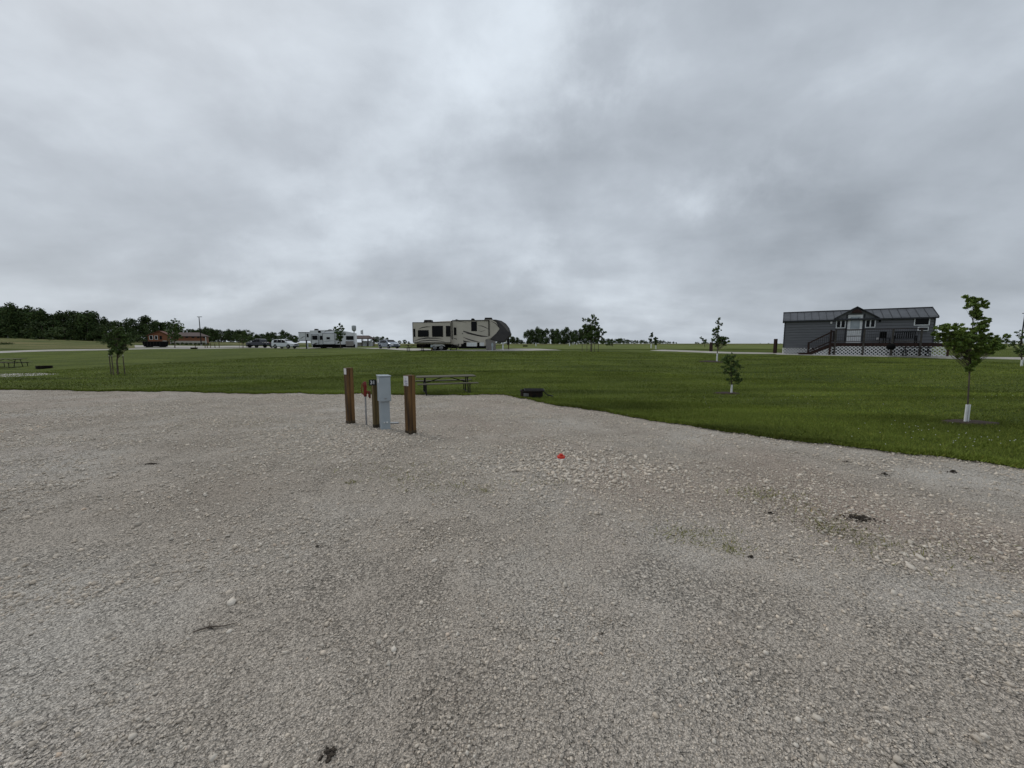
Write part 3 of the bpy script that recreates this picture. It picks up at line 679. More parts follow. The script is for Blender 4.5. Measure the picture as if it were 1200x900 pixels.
def sapling(name, label, px, Y, clumps, leaf, nleaf, tr, m=M_LEAF, top=None, guard=None, stakes=None, group=None, basepx=None, depthf=1.0, spray=(.17, .36), aspect=.5):
    b = gnd(px, Y); t = empty(name, b, 0, label, 'tree', group)
    C = []; Rr = []
    for (cx_, cy_, r) in clumps:
        p = unproj(cx_, cy_, Y); r = r * Y / F; C.append((p.x - b.x, random.uniform(-1, 1) * r * .5 * depthf, p.z - b.z)); Rr.append(r)
    C = np.array(C); Rr = np.array(Rr)
    # break each clump into twig-end sprays so that the crown has gaps
    sub, sr = [], []
    for c_, r in zip(C, Rr):
        k = max(9, int(9 * r / max(leaf, .01) * .6)); k = min(k, 40)
        for _ in range(k):
            d = rng.normal(size=3); d /= np.linalg.norm(d); q = c_ + d * r * rng.uniform(.3, 1.0) * np.array([1, depthf, .9]); sub.append(q); sr.append(r * rng.uniform(*spray))
    sub = np.array(sub); sr = np.array(sr); P, idx, d = clump_points(sub, sr, nleaf)
    tone = (rng.uniform(.75, 1.25, len(sub)))[idx] * rng.uniform(.75, 1.25, nleaf)
    leafmesh('crown', P, leaf, m, t, tone, .5, aspect)
    ztop = (top if top else max(C[:, 2]))
    tp = C[np.argmax(C[:, 2])]; m_ = MB(); pts = [(0, 0, -.05)]; nn = 7
    for i in range(1, nn + 1): f = i / nn; pts.append((tp[0] * f ** 1.5 + math.sin(i * 2.1) * tr * .35, tp[1] * f + math.cos(i * 1.7) * tr * .35, tp[2] * f))
    m_.path(pts, [tr * (1 - .8 * i / nn) for i in range(nn + 1)], 8); m_.build('trunk', M_BARK, t)
    m_ = MB()
    for c_, r in list(zip(C, Rr)) + list(zip(sub[::2], sr[::2])):
        z0 = max(.25 * tp[2], c_[2] - abs(c_[0]) * .8 - r * .8); f = min(.95, z0 / tp[2]); s0 = Vector((tp[0] * f ** 1.5, tp[1] * f, z0)); e_ = Vector(c_); mid = (s0 + e_) / 2 + Vector((0, 0, -.08 * (e_ - s0).length))
        m_.path([s0, mid, e_], [tr * .24, tr * .15, tr * .05], 5)
    m_.build('branches', M_BARK, t)
    if guard:
        gr, gh = guard; g = MB(); g.lathe([(gr, 0), (gr, gh), (gr * .85, gh), (gr * .85, 0)], 14); 
        g.build('trunk_guard', M_WHITE, t)
    if stakes:
        sh, off = stakes
        for (x, y) in off:
            s_ = MB(); s_.tube((x, y, -.1), (x, y, sh), .028, .026, 8); s_ = s_.build('stake', M_BARK, t); MB().tube((x, y, sh), (x, y, sh + .09), .03, .03, 8).build('stake_cap', M_WPALE, s_)
            s_ = MB(); s_.tube((x, y, sh - .08), (0, 0, sh - .02), .006, n=5); s_.build('tie', M_BLACK, t)
    return t
def mulch(px, Y, rx, ry, label):
    b = gnd(px, Y); c = (b.x, b.y); o = patch('mulch_ring', c, rx, ry, M_MULCH, .05, 30); tag(o, label, 'mulch')
    r = np.random.default_rng(int(px)); n = 260; a = r.uniform(0, 6.28, n); q = r.random(n) ** .5
    return o
# big near sapling at right
b = hit(1132, 496.5); YN = b.y
t = sapling('young_tree', 'leafy young tree with white trunk guard nearest at the right edge of the lawn', 1132, YN,
    [(1146, 352, 9), (1156, 356, 7), (1139, 359, 7), (1150, 366, 8), (1142, 368, 6), (1148, 374, 7), (1146, 381, 8), (1144, 388, 8), (1150, 396, 8), (1141, 399, 6),
     (1112, 387, 10), (1122, 391, 10), (1103, 384, 8), (1097, 390, 5), (1116, 402, 10), (1130, 402, 11), (1146, 408, 10), (1160, 403, 9), (1170, 399, 7), (1178, 395, 4), (1128, 413, 9), (1142, 419, 9), (1136, 432, 5), (1141, 427, 6), (1162, 412, 6), (1108, 396, 7), (1147, 386, 7), (1138, 394, 8), (1155, 394, 7), (1126, 395, 9)],
    .056, 19000, .017, M_LEAFB, guard=None, spray=(.15, .33), aspect=.42, group='young trees with white trunk guards')
g1 = MB(); 
for sx in (-1, 1): g1.lathe([(.022, 0), (.022, .41), (.017, .41), (.017, 0)], 12, (sx * .023 * 1.05, 0, .0))
g1.build('trunk_guard', M_WHITE, t)
mulch(1136, YN, .55, .34, 'dark mulch ring round the base of the near young tree')
Y2 = hit(857, 461.5).y
sapling('young_tree', 'short bushy young tree with white trunk guard standing mid lawn left of the cabin', 857, Y2,
    [(858, 418, 5), (852, 423, 7), (862, 427, 6), (857, 434, 7), (861, 441, 6), (865, 446, 5), (856, 446, 5), (869, 430, 3), (849, 430, 3)], .06, 3000, .02, M_LEAF, guard=(.035, .36), group='young trees with white trunk guards')
mulch(852, Y2, .5, .4, 'thin dark mulch ring round the short bushy young tree')
Y3 = 30.5
sapling('young_tree', 'tall narrow young tree with white trunk guard in front of the cabin lane', 840, Y3,
    [(843, 373, 2.5), (840, 378, 3), (839, 385, 4), (838, 391, 4), (842, 386, 3), (836, 398, 4), (843, 398, 5), (849, 397, 5), (848, 402, 4), (840, 403, 5), (852, 401, 3), (845, 380, 2), (846, 399, 6), (839, 388, 4.5)], .12, 2600, .04, M_LEAF, guard=(.055, .66), group='young trees with white trunk guards')
mulch(833, Y3, .9, .8, 'dark mulch patch under the tall narrow young tree')
sapling('young_tree', 'young tree with white trunk guard cut off by the right edge of the photo', 1197, 25.5,
    [(1196, 397, 5), (1192, 404, 6), (1199, 405, 6), (1190, 411, 5), (1200, 412, 6), (1196, 390, 4), (1205, 400, 6)], .12, 900, .04, M_LEAF, guard=(.06, .45), group='young trees with white trunk guards')
# staked trees
st = [(-.42, -.1), (.42, .1), (.0, -.42), (.05, .4)]
Y5 = 25.0
sapling('staked_tree', 'dark broad staked tree on the left lawn with pale topped stakes', 138, Y5,
    [(137, 388, 6), (132, 393, 7), (143, 393, 7), (128, 398, 5), (147, 400, 6), (136, 402, 8), (141, 407, 7), (131, 406, 6), (150, 396, 4), (138, 412, 6), (125, 391, 4), (153, 402, 4), (134, 386, 5), (142, 385, 4)], .12, 5200, .05, M_LEAF,
    stakes=(1.18, [(-.43, 0), (.46, 0), (.03, -.3)]), group='staked trees')
Y6 = 46.0
sapling('staked_tree', 'tall open crowned staked tree right of the large cream trailer', 693, Y6,
    [(695, 370, 3.5), (690, 376, 4), (684, 375, 3), (699, 374, 4), (693, 383, 7), (687, 387, 6), (700, 386, 6), (694, 393, 7), (703, 393, 5), (688, 396, 5), (684, 383, 4), (708, 389, 3), (698, 398, 5), (681, 388, 3), (690, 400, 3), (693, 389, 8), (698, 380, 5)], .17, 7000, .07, M_LEAF,
    stakes=(1.0, [(-1.1, 0), (-.5, .2), (.35, -.1), (.85, .1), (.0, .5)]), group='staked trees')
sapling('staked_tree', 'small dark staked tree standing by the road left of the dark pickup', 285, 78,
    [(285, 394, 4), (280, 395, 4), (290, 395, 4), (285, 389, 3), (283, 399, 3), (288, 399, 3)], .3, 900, .07, M_LEAF,
    stakes=(1.7, [(-.75, 0), (.8, 0), (.15, -.5)]), group='staked trees')
sapling('young_tree', 'dark narrow young tree in front of the white trailer', 399, 66,
    [(398, 381, 3), (395, 385, 3.5), (401, 386, 3.5), (398, 391, 5), (402, 390, 3), (396, 396, 4), (400, 396, 4), (398, 400, 3)], .3, 1100, .08, M_LEAF, group='roadside trees by the trailers')
sapling('young_tree', 'dark round tree in front of the brown lodge', 205, 78,
    [(205, 377, 4), (202, 384, 6), (208, 384, 6), (205, 390, 7), (201, 394, 5), (209, 394, 5), (205, 398, 4)], .35, 1500, .09, M_LEAF, group='roadside trees by the trailers')
for (px, Y, cl, gd, lab) in (
        (763, 62, [(763, 394, 2), (762, 398, 2.2), (764, 391, 1.6)], (.09, .8), 'far thin sapling with white guard, left of a close pair'),
        (768.5, 56, [(768, 396, 2.2), (769, 400, 3), (768, 403, 2)], (.09, .75), 'far thin sapling with white guard, right of a close pair'),
        (826, 70, [(822, 397, 3), (827, 399, 3), (825, 401, 3)], None, 'small distant tree left of the tall narrow young tree'),
        (718, 72, [(715, 402, 4), (719, 400, 3), (712, 403, 3)], None, 'small dark bushy tree just right of the tall staked tree')):
    sapling('distant_sapling', lab, px, Y, cl, .28, 260, .05, M_FAR, guard=gd, group='distant saplings')

# ---- woodland trees, each one its own
def far_proto(seed, spread, n=2600, conif=False):
    r = np.random.default_rng(seed); C = []; Rr = []
    k = 26
    for i in range(k):
        z = r.uniform(.18, .93); rad = spread * (math.sin(math.pi * min(1, (z + .15) / 1.12)) ** .6) * (1.05 if not conif else (1.1 - z)); a = r.uniform(0, 6.28); q = r.random() ** .6
        C.append((math.cos(a) * rad * q, math.sin(a) * rad * q, z)); Rr.append(r.uniform(.10, .17) * (.7 if conif else 1))
    C.append((0, 0, .88)); Rr.append(.1)
    C = np.array(C); Rr = np.array(Rr); d = r.normal(size=(n, 3)); d /= np.linalg.norm(d, axis=1)[:, None]
    w = Rr ** 2 / (Rr ** 2).sum(); idx = r.choice(len(C), n, p=w); P = C[idx] + d * (Rr[idx] * r.random(n) ** .35)[:, None]
    return P, (r.uniform(.65, 1.4, len(C)))[idx] * r.uniform(.75, 1.25, n)
protos = []
for s_, (sp_, cf) in enumerate(((.40, 0), (.34, 0), (.48, 0), (.26, 0), (.30, 1))):
    P, tn = far_proto(50 + s_, sp_, 2400, cf)
    t = empty('woodland_tree', (0, 0, 0)); leafmesh('crown', P, .05, M_FAR, t, tn, .2, .8)
    m_ = MB(); m_.path([(0, 0, -.03), (.01, 0, .35), (0, .01, .8)], [.02, .014, .004], 6); m_.build('trunk', M_BARK, t); protos.append(t)
used = set()
def far_tree(px, Y, top_py, pk, label, group, wf=1.0, name='woodland_tree', sink=0):
    b = gnd(px, Y); h = unproj(px, top_py, Y).z - b.z
    if pk in used: t = copy_tree(protos[pk])
    else: t = protos[pk]; used.add(pk)
    t.name = name; t.location = b - Vector((0, 0, sink)); t.scale = (h * wf, h * wf, h); t.rotation_euler = (0, 0, random.uniform(0, 6.28)); tag(t, label, 'tree', group); return t
G1 = 'trees of the left hilltop wood'; l1 = 'dark green broadleaf tree in the dense wood on the left hill'
for i in range(26):                                   # wood at left, front row
    px = -55 + i * 7.6 + random.uniform(-2, 2); top = float(np.interp(px, [-60, 0, 25, 45, 62, 80, 95, 112, 118, 130, 142], [354, 356, 354, 359, 363, 362, 361, 361, 370, 366, 374])) + random.uniform(-1, 3)
    far_tree(px, 168 + random.uniform(-6, 10), top, random.choice((0, 1, 2)), l1, G1, random.uniform(.75, 1.0), sink=1)
for i in range(16):                                   # understorey row closing the gaps
    px = -50 + i * 12.6; far_tree(px, 162 + random.uniform(-3, 3), 374 + random.uniform(-3, 4) + max(0, px - 60) * .1, 2, 'lower dark tree along the front of the left hill wood', 'understorey of the left hill wood', 1.5, sink=1)
G2 = 'trees behind the brown lodge'
for px, top, pk, Y in ((150, 376, 0, 175), (158, 371, 0, 170), (168, 369, 2, 175), (176, 370, 1, 178), (184, 374, 0, 172), (192, 376, 4, 175), (201, 375, 0, 180), (212, 384, 0, 185), (140, 386, 2, 150), (146, 382, 2, 155), (160, 386, 2, 150), (152, 392, 2, 140), (178, 386, 2, 155), (220, 384, 2, 190), (228, 386, 1, 190)):
    far_tree(px, Y, top, pk, 'dark green tree in the clump rising behind the brown lodge', G2, 1.0, sink=.5)
G3 = 'tree line behind the parked vehicles'
for i in range(30):
    px = 214 + i * 4.6 + random.uniform(-1, 1); top = float(np.interp(px, [214, 235, 262, 275, 290, 300, 312, 322, 332, 345, 350], [386, 383, 386, 386, 385, 390, 391, 387, 387, 391, 394])) + random.uniform(-1, 1.6)
    far_tree(px, 230 + random.uniform(-15, 15), top, random.choice((0, 1, 2)), 'tree in the low line behind the parked vehicles at left', G3, random.uniform(.9, 1.2), sink=.5)
G4 = 'distant trees between the two trailers'
for px, top in ((438, 394), (443, 393), (449, 393), (454, 395), (463, 399), (468, 398), (474, 397), (479, 399), (596, 392), (601, 393), (606, 394), (611, 397), (575, 393), (586, 395)):
    far_tree(px, 250, top, random.choice((0, 1)), 'distant tree showing beside the large cream trailer', G4, 1.1, sink=.5)
G5 = 'tall tree belt right of the large trailer'
for px, top, pk in ((618, 386, 1), (623, 384, 0), (629, 382.5, 1), (634, 383.5, 0), (640, 384.5, 1), (647, 385, 3), (653, 385, 3), (658, 386, 1), (664, 383, 3), (669, 387, 1), (675, 385, 0), (680, 383.5, 0), (686, 385, 1), (700, 390, 0), (706, 394, 1), (650, 388, 0), (672, 389, 0), (660, 390, 2), (626, 389, 2), (637, 391, 2)):
    far_tree(px, 190 + random.uniform(-8, 8), top, pk, 'tree in the tall distant belt right of the large cream trailer', G5, .85, sink=.5)
G6 = 'low horizon trees'
for i in range(64):
    px = 700 + i * 3.4; top = float(np.interp(px, [700, 720, 740, 760, 775, 790, 797, 800, 812, 815, 840, 860, 905, 920], [398, 396, 398, 399, 398, 400, 401, 404, 404, 401, 401.5, 403, 402, 402]))
    if 795 < px < 799: continue
    far_tree(px + random.uniform(-1, 1), 420 + random.uniform(-30, 30), top + random.uniform(-.8, .8), random.choice((0, 1, 2)), 'tiny dark tree in the low row on the flat horizon left of the cabin', G6, random.uniform(1.2, 1.7), sink=.3)
for i in range(26):
    px = 1092 + i * 8; top = float(np.interp(px, [1092, 1150, 1165, 1185, 1300], [394, 392, 394, 398, 396])) + random.uniform(-1, 1.5)
    far_tree(px, 330 + random.uniform(-20, 20), top, random.choice((0, 1, 2)), 'distant tree behind the near young tree at right of cabin', 'horizon trees right of the cabin', random.uniform(1.0, 1.4), sink=.3)
for i in range(14):
    px = 575 + i * 9.4; far_tree(px, 330 + random.uniform(-20, 20), 399.5 + random.uniform(-1, 1), 2, 'low distant hedge tree filling the horizon beyond the lawn', 'low hedge trees beyond the lawn', 2.2, sink=.3)

# ------------------------------------------------------------------ cabin
M_SIDING = mat('grey_siding', (.145, .148, .156), (.118, .12, .128), .7, 3, 4, .1, stretch=(.3, 1, 4))
M_TRIMDK = mat('dark_trim', (.035, .037, .042), (.025, .026, .03), .6)
M_ROOFM = mat('blue_grey_metal_roof', (.10, .106, .115), (.075, .08, .088), .5, 1.5, metal=.2)
M_DECK = mat('reddish_deck_wood', (.045, .022, .016), (.018, .010, .008), .85, 8, 5, .4, stretch=(1, 1, .2))
M_DECKG = mat('grey_deck_rail', (.085, .075, .065), (.045, .04, .035), .85, 8, 5, .3)
M_WPAINT = mat('white_painted_trim', (.66, .67, .67), (.56, .57, .57), .5, 5)
M_GLASSL = mat('door_pane_glass', (.30, .34, .36), (.22, .25, .27), .15, 1.5, spec=.7)
A = R(-34.27); ZC = .55
hs = empty('cabin', (27.8, 39.6, ZC), A, 'long grey sided cabin with metal roof and white lattice skirting at right', 'cabin')
hs.scale = (.962, 1, 1)
HX, HY, ZF, ZE, ZR = 11.0, 3.6, .62, 3.45, 4.28
EV = .22
m = MB(); m.box(.02, .02, ZF, HX - .02, HY - .02, ZE + .02)
m.prism([(0, 0), (1, 0), (1, 0)], 0, 0) if False else None
for x in (0.0, HX - .04):                                # gable triangles
    n = len(m.v); m.v += [(x, 0, ZE), (x + .04, 0, ZE), (x, HY, ZE), (x + .04, HY, ZE), (x, HY / 2, ZR - .06), (x + .04, HY / 2, ZR - .06)]
    m.f += [[n, n + 2, n + 4], [n + 1, n + 5, n + 3], [n, n + 4, n + 5, n + 1], [n + 2, n + 3, n + 5, n + 4]]
m.build('wall', M_SIDING, hs)
m = MB(); z = ZF; k = 0                                   # lap boards, each leaning out at its foot
while z < ZE - .05:
    zt = min(z + .26, ZE)
    n = len(m.v); m.v += [(0.0, -.05, z), (HX, -.05, z), (HX, .004, zt), (0.0, .004, zt), (0, .03, z), (HX, .03, z)]
    m.f += [[n, n + 1, n + 2, n + 3], [n, n + 4, n + 5, n + 1]]
    for x, sg in ((HX, 1), (0, -1)):
        n = len(m.v); m.v += [(x + sg * .028, 0, z), (x + sg * .028, HY, z), (x - sg * .004, HY, zt), (x - sg * .004, 0, zt), (x - sg * .02, 0, z), (x - sg * .02, HY, z)]
        m.f += [[n, n + 1, n + 2, n + 3], [n, n + 4, n + 5, n + 1]]
    z += .26
m.build('siding_boards', M_SIDING, hs)
m = MB(); sl = math.hypot(HY / 2 + EV, (ZR - ZE) * (HY / 2 + EV) / (HY / 2)); drop = (ZR - ZE) * EV / (HY / 2)
for sg in (-1, 1):
    y0 = HY / 2; y1 = HY / 2 + sg * (HY / 2 + EV); zA, zB = ZR, ZE - drop
    n = len(m.v); m.v += [(-.18, y0, zA), (HX + .18, y0, zA), (HX + .18, y1, zB), (-.18, y1, zB), (-.18, y0, zA - .07), (HX + .18, y0, zA - .07), (HX + .18, y1, zB - .07), (-.18, y1, zB - .07)]
    m.f += [[n, n + 1, n + 2, n + 3], [n + 4, n + 7, n + 6, n + 5], [n, n + 3, n + 7, n + 4], [n + 1, n + 5, n + 6, n + 2], [n + 3, n + 2, n + 6, n + 7]]
rf = m.build('roof', M_ROOFM, hs)
m = MB()
for i in range(20):
    x = -.16 + i * (HX + .32) / 19
    for sg in (-1, 1): m.bar((x, HY / 2, ZR + .018), (x, HY / 2 + sg * (HY / 2 + EV), ZE - drop + .018), .022, .035)
m.build('standing_seam', M_TRIMDK, rf)
m = MB(); m.bar((-.2, HY / 2, ZR + .03), (HX + .2, HY / 2, ZR + .03), .16, .05); m.build('ridge_cap', M_TRIMDK, rf)
m = MB(); m.box(-.18, -EV - .03, ZE - drop - .13, HX + .18, -EV - .004, ZE - drop - .0); m.build('gutter', M_TRIMDK, rf)
m = MB()
for sg in (-1,):
    m.bar((HX + .19, HY / 2, ZR - .03), (HX + .19, HY / 2 + sg * (HY / 2 + EV), ZE - drop - .03), .02, .15); m.bar((-.19, HY / 2, ZR - .03), (-.19, HY / 2 + sg * (HY / 2 + EV), ZE - drop - .03), .02, .15)
m.build('barge_board', M_TRIMDK, rf)
for x in (0, HX): MB().box(x - .05, -.045, ZF, x + .05, .05, ZE).build('corner_board', M_TRIMDK, hs)
# dormer gable over the door
m = MB(); s0, s1, sa, za = 4.05, 7.15, 5.62, 4.5
n = 0; m.v += [(s0, -.05, ZE - .2), (s1, -.05, ZE - .2), (s1, -.05, ZE), (sa, -.05, za - .1), (s0, -.05, ZE), (s0, .3, ZE - .2), (s1, .3, ZE - .2), (s1, .6, ZE), (sa, HY / 2 + .4, za - .1), (s0, .6, ZE)]
m.f += [[0, 1, 2, 3, 4], [4, 3, 8, 9], [3, 2, 7, 8]]
m.build('dormer_face', M_SIDING, hs)
m = MB()
for xa, xb in ((s0 - .12, sa), (s1 + .12, sa)):
    n = len(m.v); m.v += [(xa, -.32, ZE - .02), (xb, -.32, za), (xb, HY / 2 + .3, za), (xa, .55, ZE - .02), (xa, -.32, ZE - .10), (xb, -.32, za - .08), (xb, HY / 2 + .3, za - .08), (xa, .55, ZE - .10)]
    m.f += [[n, n + 1, n + 2, n + 3], [n + 4, n + 7, n + 6, n + 5], [n, n + 4, n + 5, n + 1], [n, n + 3, n + 7, n + 4]]
m.build('dormer_roof', M_TRIMDK, hs)
m = MB().prism([(sa - .42, 3.9), (sa + .42, 3.9), (sa + .2, 4.16), (sa, 4.26), (sa - .2, 4.16)], -.30, -.12); m.build('gable_ornament', mat('dark_red_board', (.035, .014, .012), rough=.7), hs)
for xx in (4.95, 6.22): MB().box(xx - .07, -.075, ZF + .6, xx + .07, -.029, 3.8).build('door_casing', M_TRIMDK, hs)
# door with tall transom panel
dr = MB().box(5.03, -.07, 1.12, 6.12, -.03, 3.72).build('door', M_WPAINT, hs, .004)
m = MB(); m.box(5.24, -.078, 2.42, 5.94, -.0705, 3.56); m.build('door_glass', M_GLASSL, dr)
m = MB(); m.box(5.05, -.084, 1.72, 6.1, -.0705, 1.78); m.box(5.05, -.084, 2.28, 6.1, -.0705, 2.33); m.build('door_rail', M_DECKG, dr)
MB().tube((6.02, -.14, 2.1), (6.02, -.07, 2.1), .03).build('handle', M_GALV, dr)
def win(x0, x1, z0, z1, mull=True, parent=hs, y=-.03, name='window'):
    f = MB(); t_ = .075
    for a in ((x0, z0, x1, z0 + t_), (x0, z1 - t_, x1, z1), (x0, z0 + t_, x0 + t_, z1 - t_), (x1 - t_, z0 + t_, x1, z1 - t_)): f.box(a[0], y - .05, a[1], a[2], y, a[3])
    if mull: f.box((x0 + x1) / 2 - .045, y - .055, z0 + t_, (x0 + x1) / 2 + .045, y, z1 - t_)
    w = f.build(name, M_WPAINT, parent, .004); MB().box(x0 + t_ + .002, y - .02, z0 + t_ + .002, x1 - t_ - .002, y - .004, z1 - t_ - .002).build('pane', M_GLASS, w); return w
win(4.15, 4.9, 2.5, 3.27); win(6.32, 7.07, 2.5, 3.27); win(9.66, 10.68, 2.62, 3.33, False)
ac = MB(); ac.box(9.92, -.28, 2.14, 10.6, -.03, 2.5); ac = ac.build('window_air_conditioner', M_WPAINT, hs, .01)
MB().box(9.98, -.29, 2.2, 10.54, -.2805, 2.44).build('grille', M_TRIMDK, ac)
for a, b_, col in ((3.78, 3.05, M_SIGN), (7.35, 3.1, M_BLACK), (7.3, 1.5, M_SIGN)): MB().box(a - .07, -.11, b_ - .09, a + .07, -.03, b_ + .09).build('wall_lamp' if col is M_BLACK else 'utility_cover', col, hs, .01)
def lattice(name, p0, p1, z0, z1, parent, m_, th=.02, pitch=.27, slope=None):
    # diagonal slats clipped to the panel, in the vertical plane p0-p1
    p0 = Vector((*p0, 0)); p1 = Vector((*p1, 0)); Lh = (p1 - p0).length; d = (p1 - p0) / Lh; nr_ = Vector((-d.y, d.x, 0)); mb = MB(); Hh_ = z1 - z0
    top = (lambda s: z1) if slope is None else slope
    for sg in (1, -1):
        c = -Hh_ if sg == 1 else 0; lim = Lh if sg == 1 else Lh + Hh_
        while c < lim:
            pts = []
            for q in np.linspace(0, Hh_, 13):
                s = c + sg * q
                if 0 <= s <= Lh and z0 + q <= top(s): pts.append((s, z0 + q))
            if len(pts) > 1:
                a, b = pts[0], pts[-1]; off = nr_ * (.012 * sg)
                A_ = p0 + d * a[0] + off + Vector((0, 0, a[1])); B_ = p0 + d * b[0] + off + Vector((0, 0, b[1])); mb.bar(A_, B_, .012, .045) if False else None
                e = (B_ - A_); up = e.cross(nr_).normalized() * .031
                n = len(mb.v); t2 = nr_ * .006
                for P_ in (A_ - t2, A_ + t2, B_ + t2, B_ - t2): mb.v += [tuple(P_ - up), tuple(P_ + up)]
                mb.f += [[n, n + 1, n + 7, n + 6], [n + 2, n + 4, n + 5, n + 3], [n + 1, n + 3, n + 5, n + 7], [n, n + 6, n + 4, n + 2]]
            c += pitch
    return mb.build(name, m_, parent)
M_LAT = mat('white_lattice', (.78, .78, .78), (.66, .66, .66), .6, 4)
lattice('lattice_skirt', (-.05, -.02), (3.7, -.02), -.02, ZF, hs, M_LAT); lattice('lattice_skirt', (HX, 0), (HX, HY), -.02, ZF, hs, M_LAT); lattice('lattice_skirt', (0, HY), (0, 0), -.02, ZF, hs, M_LAT)
MB().box(.12, .12, -.05, HX - .12, HY - .12, ZF + .01).build('underframe_shade', M_BLACK, hs)  # underframe as a black box, its black stands for the shade behind the lattice
# deck
DY = -1.8; ZD = 1.1
dk = empty('wooden_deck', (27.8, 39.6, ZC), A, 'raised dark wooden deck with railing and stairs along the grey cabin front', 'deck')
m = MB()
for i in range(12): y = DY + .005 + i * .146; m.box(3.8, y, ZD - .04, 11.1, y + .138, ZD)
m.build('deck_boards', M_DECK, dk)
m = MB(); m.box(3.8, DY - .045, ZD - .30, 11.12, DY - .002, ZD - .01); m.box(3.76, DY - .045, ZD - .30, 3.798, -.06, ZD - .01); m.box(11.122, DY - .045, ZD - .30, 11.16, -.06, ZD - .01); m.build('rim_joist', M_DECK, dk)
PX_ = [3.87, 5.84, 7.71, 9.45]
for x in PX_: MB().box(x - .06, DY - .14, -.1, x + .06, DY - .048, 2.28).build('deck_post', M_DECKG, dk)
MB().box(11.02, DY - .14, -.1, 11.14, DY - .048, ZD).build('deck_post', M_DECK, dk)
m = MB(); m.box(3.8, DY - .15, 2.282, 9.52, DY - .03, 2.33); m.build('top_rail', M_DECK, dk)
m = MB(); m.box(3.8, DY - .045, ZD + .1, 9.52, DY - .01, ZD + .16); m.build('bottom_rail', M_DECKG, dk)
m = MB(); x = 3.95
while x < 9.5: m.box(x, DY - .036, ZD + .16, x + .012, DY - .024, 2.28); x += .14
for i in range(12): m.box(3.80, DY + .1 + i * .13, ZD + .1, 3.82, DY + .12 + i * .13, 2.2)
m.build('balusters', mat('dark_baluster', (.03, .026, .024), rough=.7), dk)
lattice('deck_lattice', (3.87, DY - .03), (11.1, DY - .03), 0, ZD - .3, dk, M_LAT)
m = MB(); sx0, sx1 = 3.76, 1.95
for k in range(6):
    f = k / 6; x = sx0 + (sx1 - sx0) * (f + 1 / 6); z = ZD * (1 - (k + 1) / 6.5); m.box(x, DY, z - .04, x + .34, DY + 1.0, z)
m.build('stair_treads', M_DECK, dk)
m = MB()
for y in (DY - .04, DY + 1.0): m.bar((sx0, y, ZD - .16), (sx1, y, .02), .04, .26)
m.build('stringer', M_DECK, dk)
m = MB(); 
for y in (DY - .05, DY + 1.02): m.bar((sx0, y, 2.22), (sx1 + .05, y, 1.12), .05, .09); m.bar((sx0, y, 1.35), (sx1 + .05, y, .3), .03, .05)
m.build('stair_rail', M_DECK, dk)
m = MB()
for i in range(12):
    f = (i + .5) / 12; x = sx0 + (sx1 - sx0) * f; m.box(x, DY - .06, 1.3 - 1.05 * f, x + .022, DY - .04, 2.2 - 1.1 * f)
m.build('stair_balusters', M_DECK, dk)
for y in (DY - .05, DY + 1.02): MB().box(sx1 - .04, y - .045, -.1, sx1 + .05, y + .045, 1.2).build('stair_post', M_DECK, dk)
MB().box(3.45, DY - .16, -.1, 3.6, DY - .05, 2.3).build('stair_post', M_DECK, dk)
lattice('stair_lattice', (sx1, DY - .02), (3.8, DY - .02), 0, 1.0, dk, M_LAT, slope=lambda s: s * .52)
MB().box(sx1 - .75, DY - .1, 0, sx1 + .2, DY + 1.1, .16).build('landing', M_DECK, dk)
# pale pad under it
ca, sa_ = math.cos(A), math.sin(A)
def hl(x, y, z=0): return Vector((27.8 + ca * x - sa_ * y, 39.6 + sa_ * x + ca * y, ZC + z))
pad = MB(); pts = [(-.6, -.5), (-.4, -1.3), (3, -2.6), (4, -3.0), (7.3, -3.0), (8.0, -2.4), (11.6, -2.5), (12.3, -1.2), (12, 4.3), (-.5, 4.3)]
pad.poly([hl(x, y, .0) for x, y in pts]); n = len(pts); pad.v += [tuple(hl(x * 1.02 - .1, y * 1.06, -.45)) for x, y in pts]; pad.f += [[i, n + i, n + (i + 1) % n, (i + 1) % n][::-1] for i in range(n)]
tag(pad.build('cabin_pad', M_CONC), kind='structure')
# things on and by the deck
t = empty('glider_bench', hl(8.6, -1.1, ZD), A + math.pi * 0, 'dark slatted glider bench on the cabin deck', 'bench')
m = MB(); m.box(-.72, -.25, .38, .72, .25, .42); m.build('seat', M_BLACK, t)
m = MB()
for i in range(11): m.box(-.7 + i * .134, .22, .42, -.64 + i * .134, .26, .95)
m.box(-.74, .21, .92, .74, .27, 1.0); m.build('backrest', M_BLACK, t)
for x in (-.7, .7):
    m = MB(); m.box(x - .03, -.28, 0, x + .03, -.22, .62); m.box(x - .03, .22, 0, x + .03, .28, .62); m.box(x - .03, -.3, .6, x + .03, .3, .64); m.build('leg', M_BLACK, t)
t = empty('patio_chair', hl(7.35, -1.0, ZD), A + .4, 'black patio chair on the cabin deck left of the slatted bench', 'chair')
MB().box(-.26, -.25, .40, .26, .25, .44).build('seat', M_BLACK, t); MB().box(-.26, .22, .45, .26, .26, 1.0).build('backrest', M_BLACK, t)
for x in (-.24, .24):
    for y in (-.23, .23): MB().box(x - .02, y - .02, 0, x + .02, y + .02, .399).build('leg', M_BLACK, t)
picnic_table('picnic_table', hl(9.0, -3.0, -.0), A, 1.9, 'black picnic table standing in front of the cabin deck lattice', M_BLACK, M_BLACK)
t = empty('barbecue_grill', hl(7.5, -2.75, 0), A + .2, 'black barrel barbecue grill in front of the cabin deck', 'grill')
MB().lathe([(0, .52), (.2, .55), (.29, .7), (.3, .82)], 18).build('fire_bowl', M_BLACK, t, smooth=True); MB().lathe([(.3, .825), (.27, .95), (.15, 1.04), (0, 1.06)], 18).build('lid', M_BLACK, t, smooth=True)
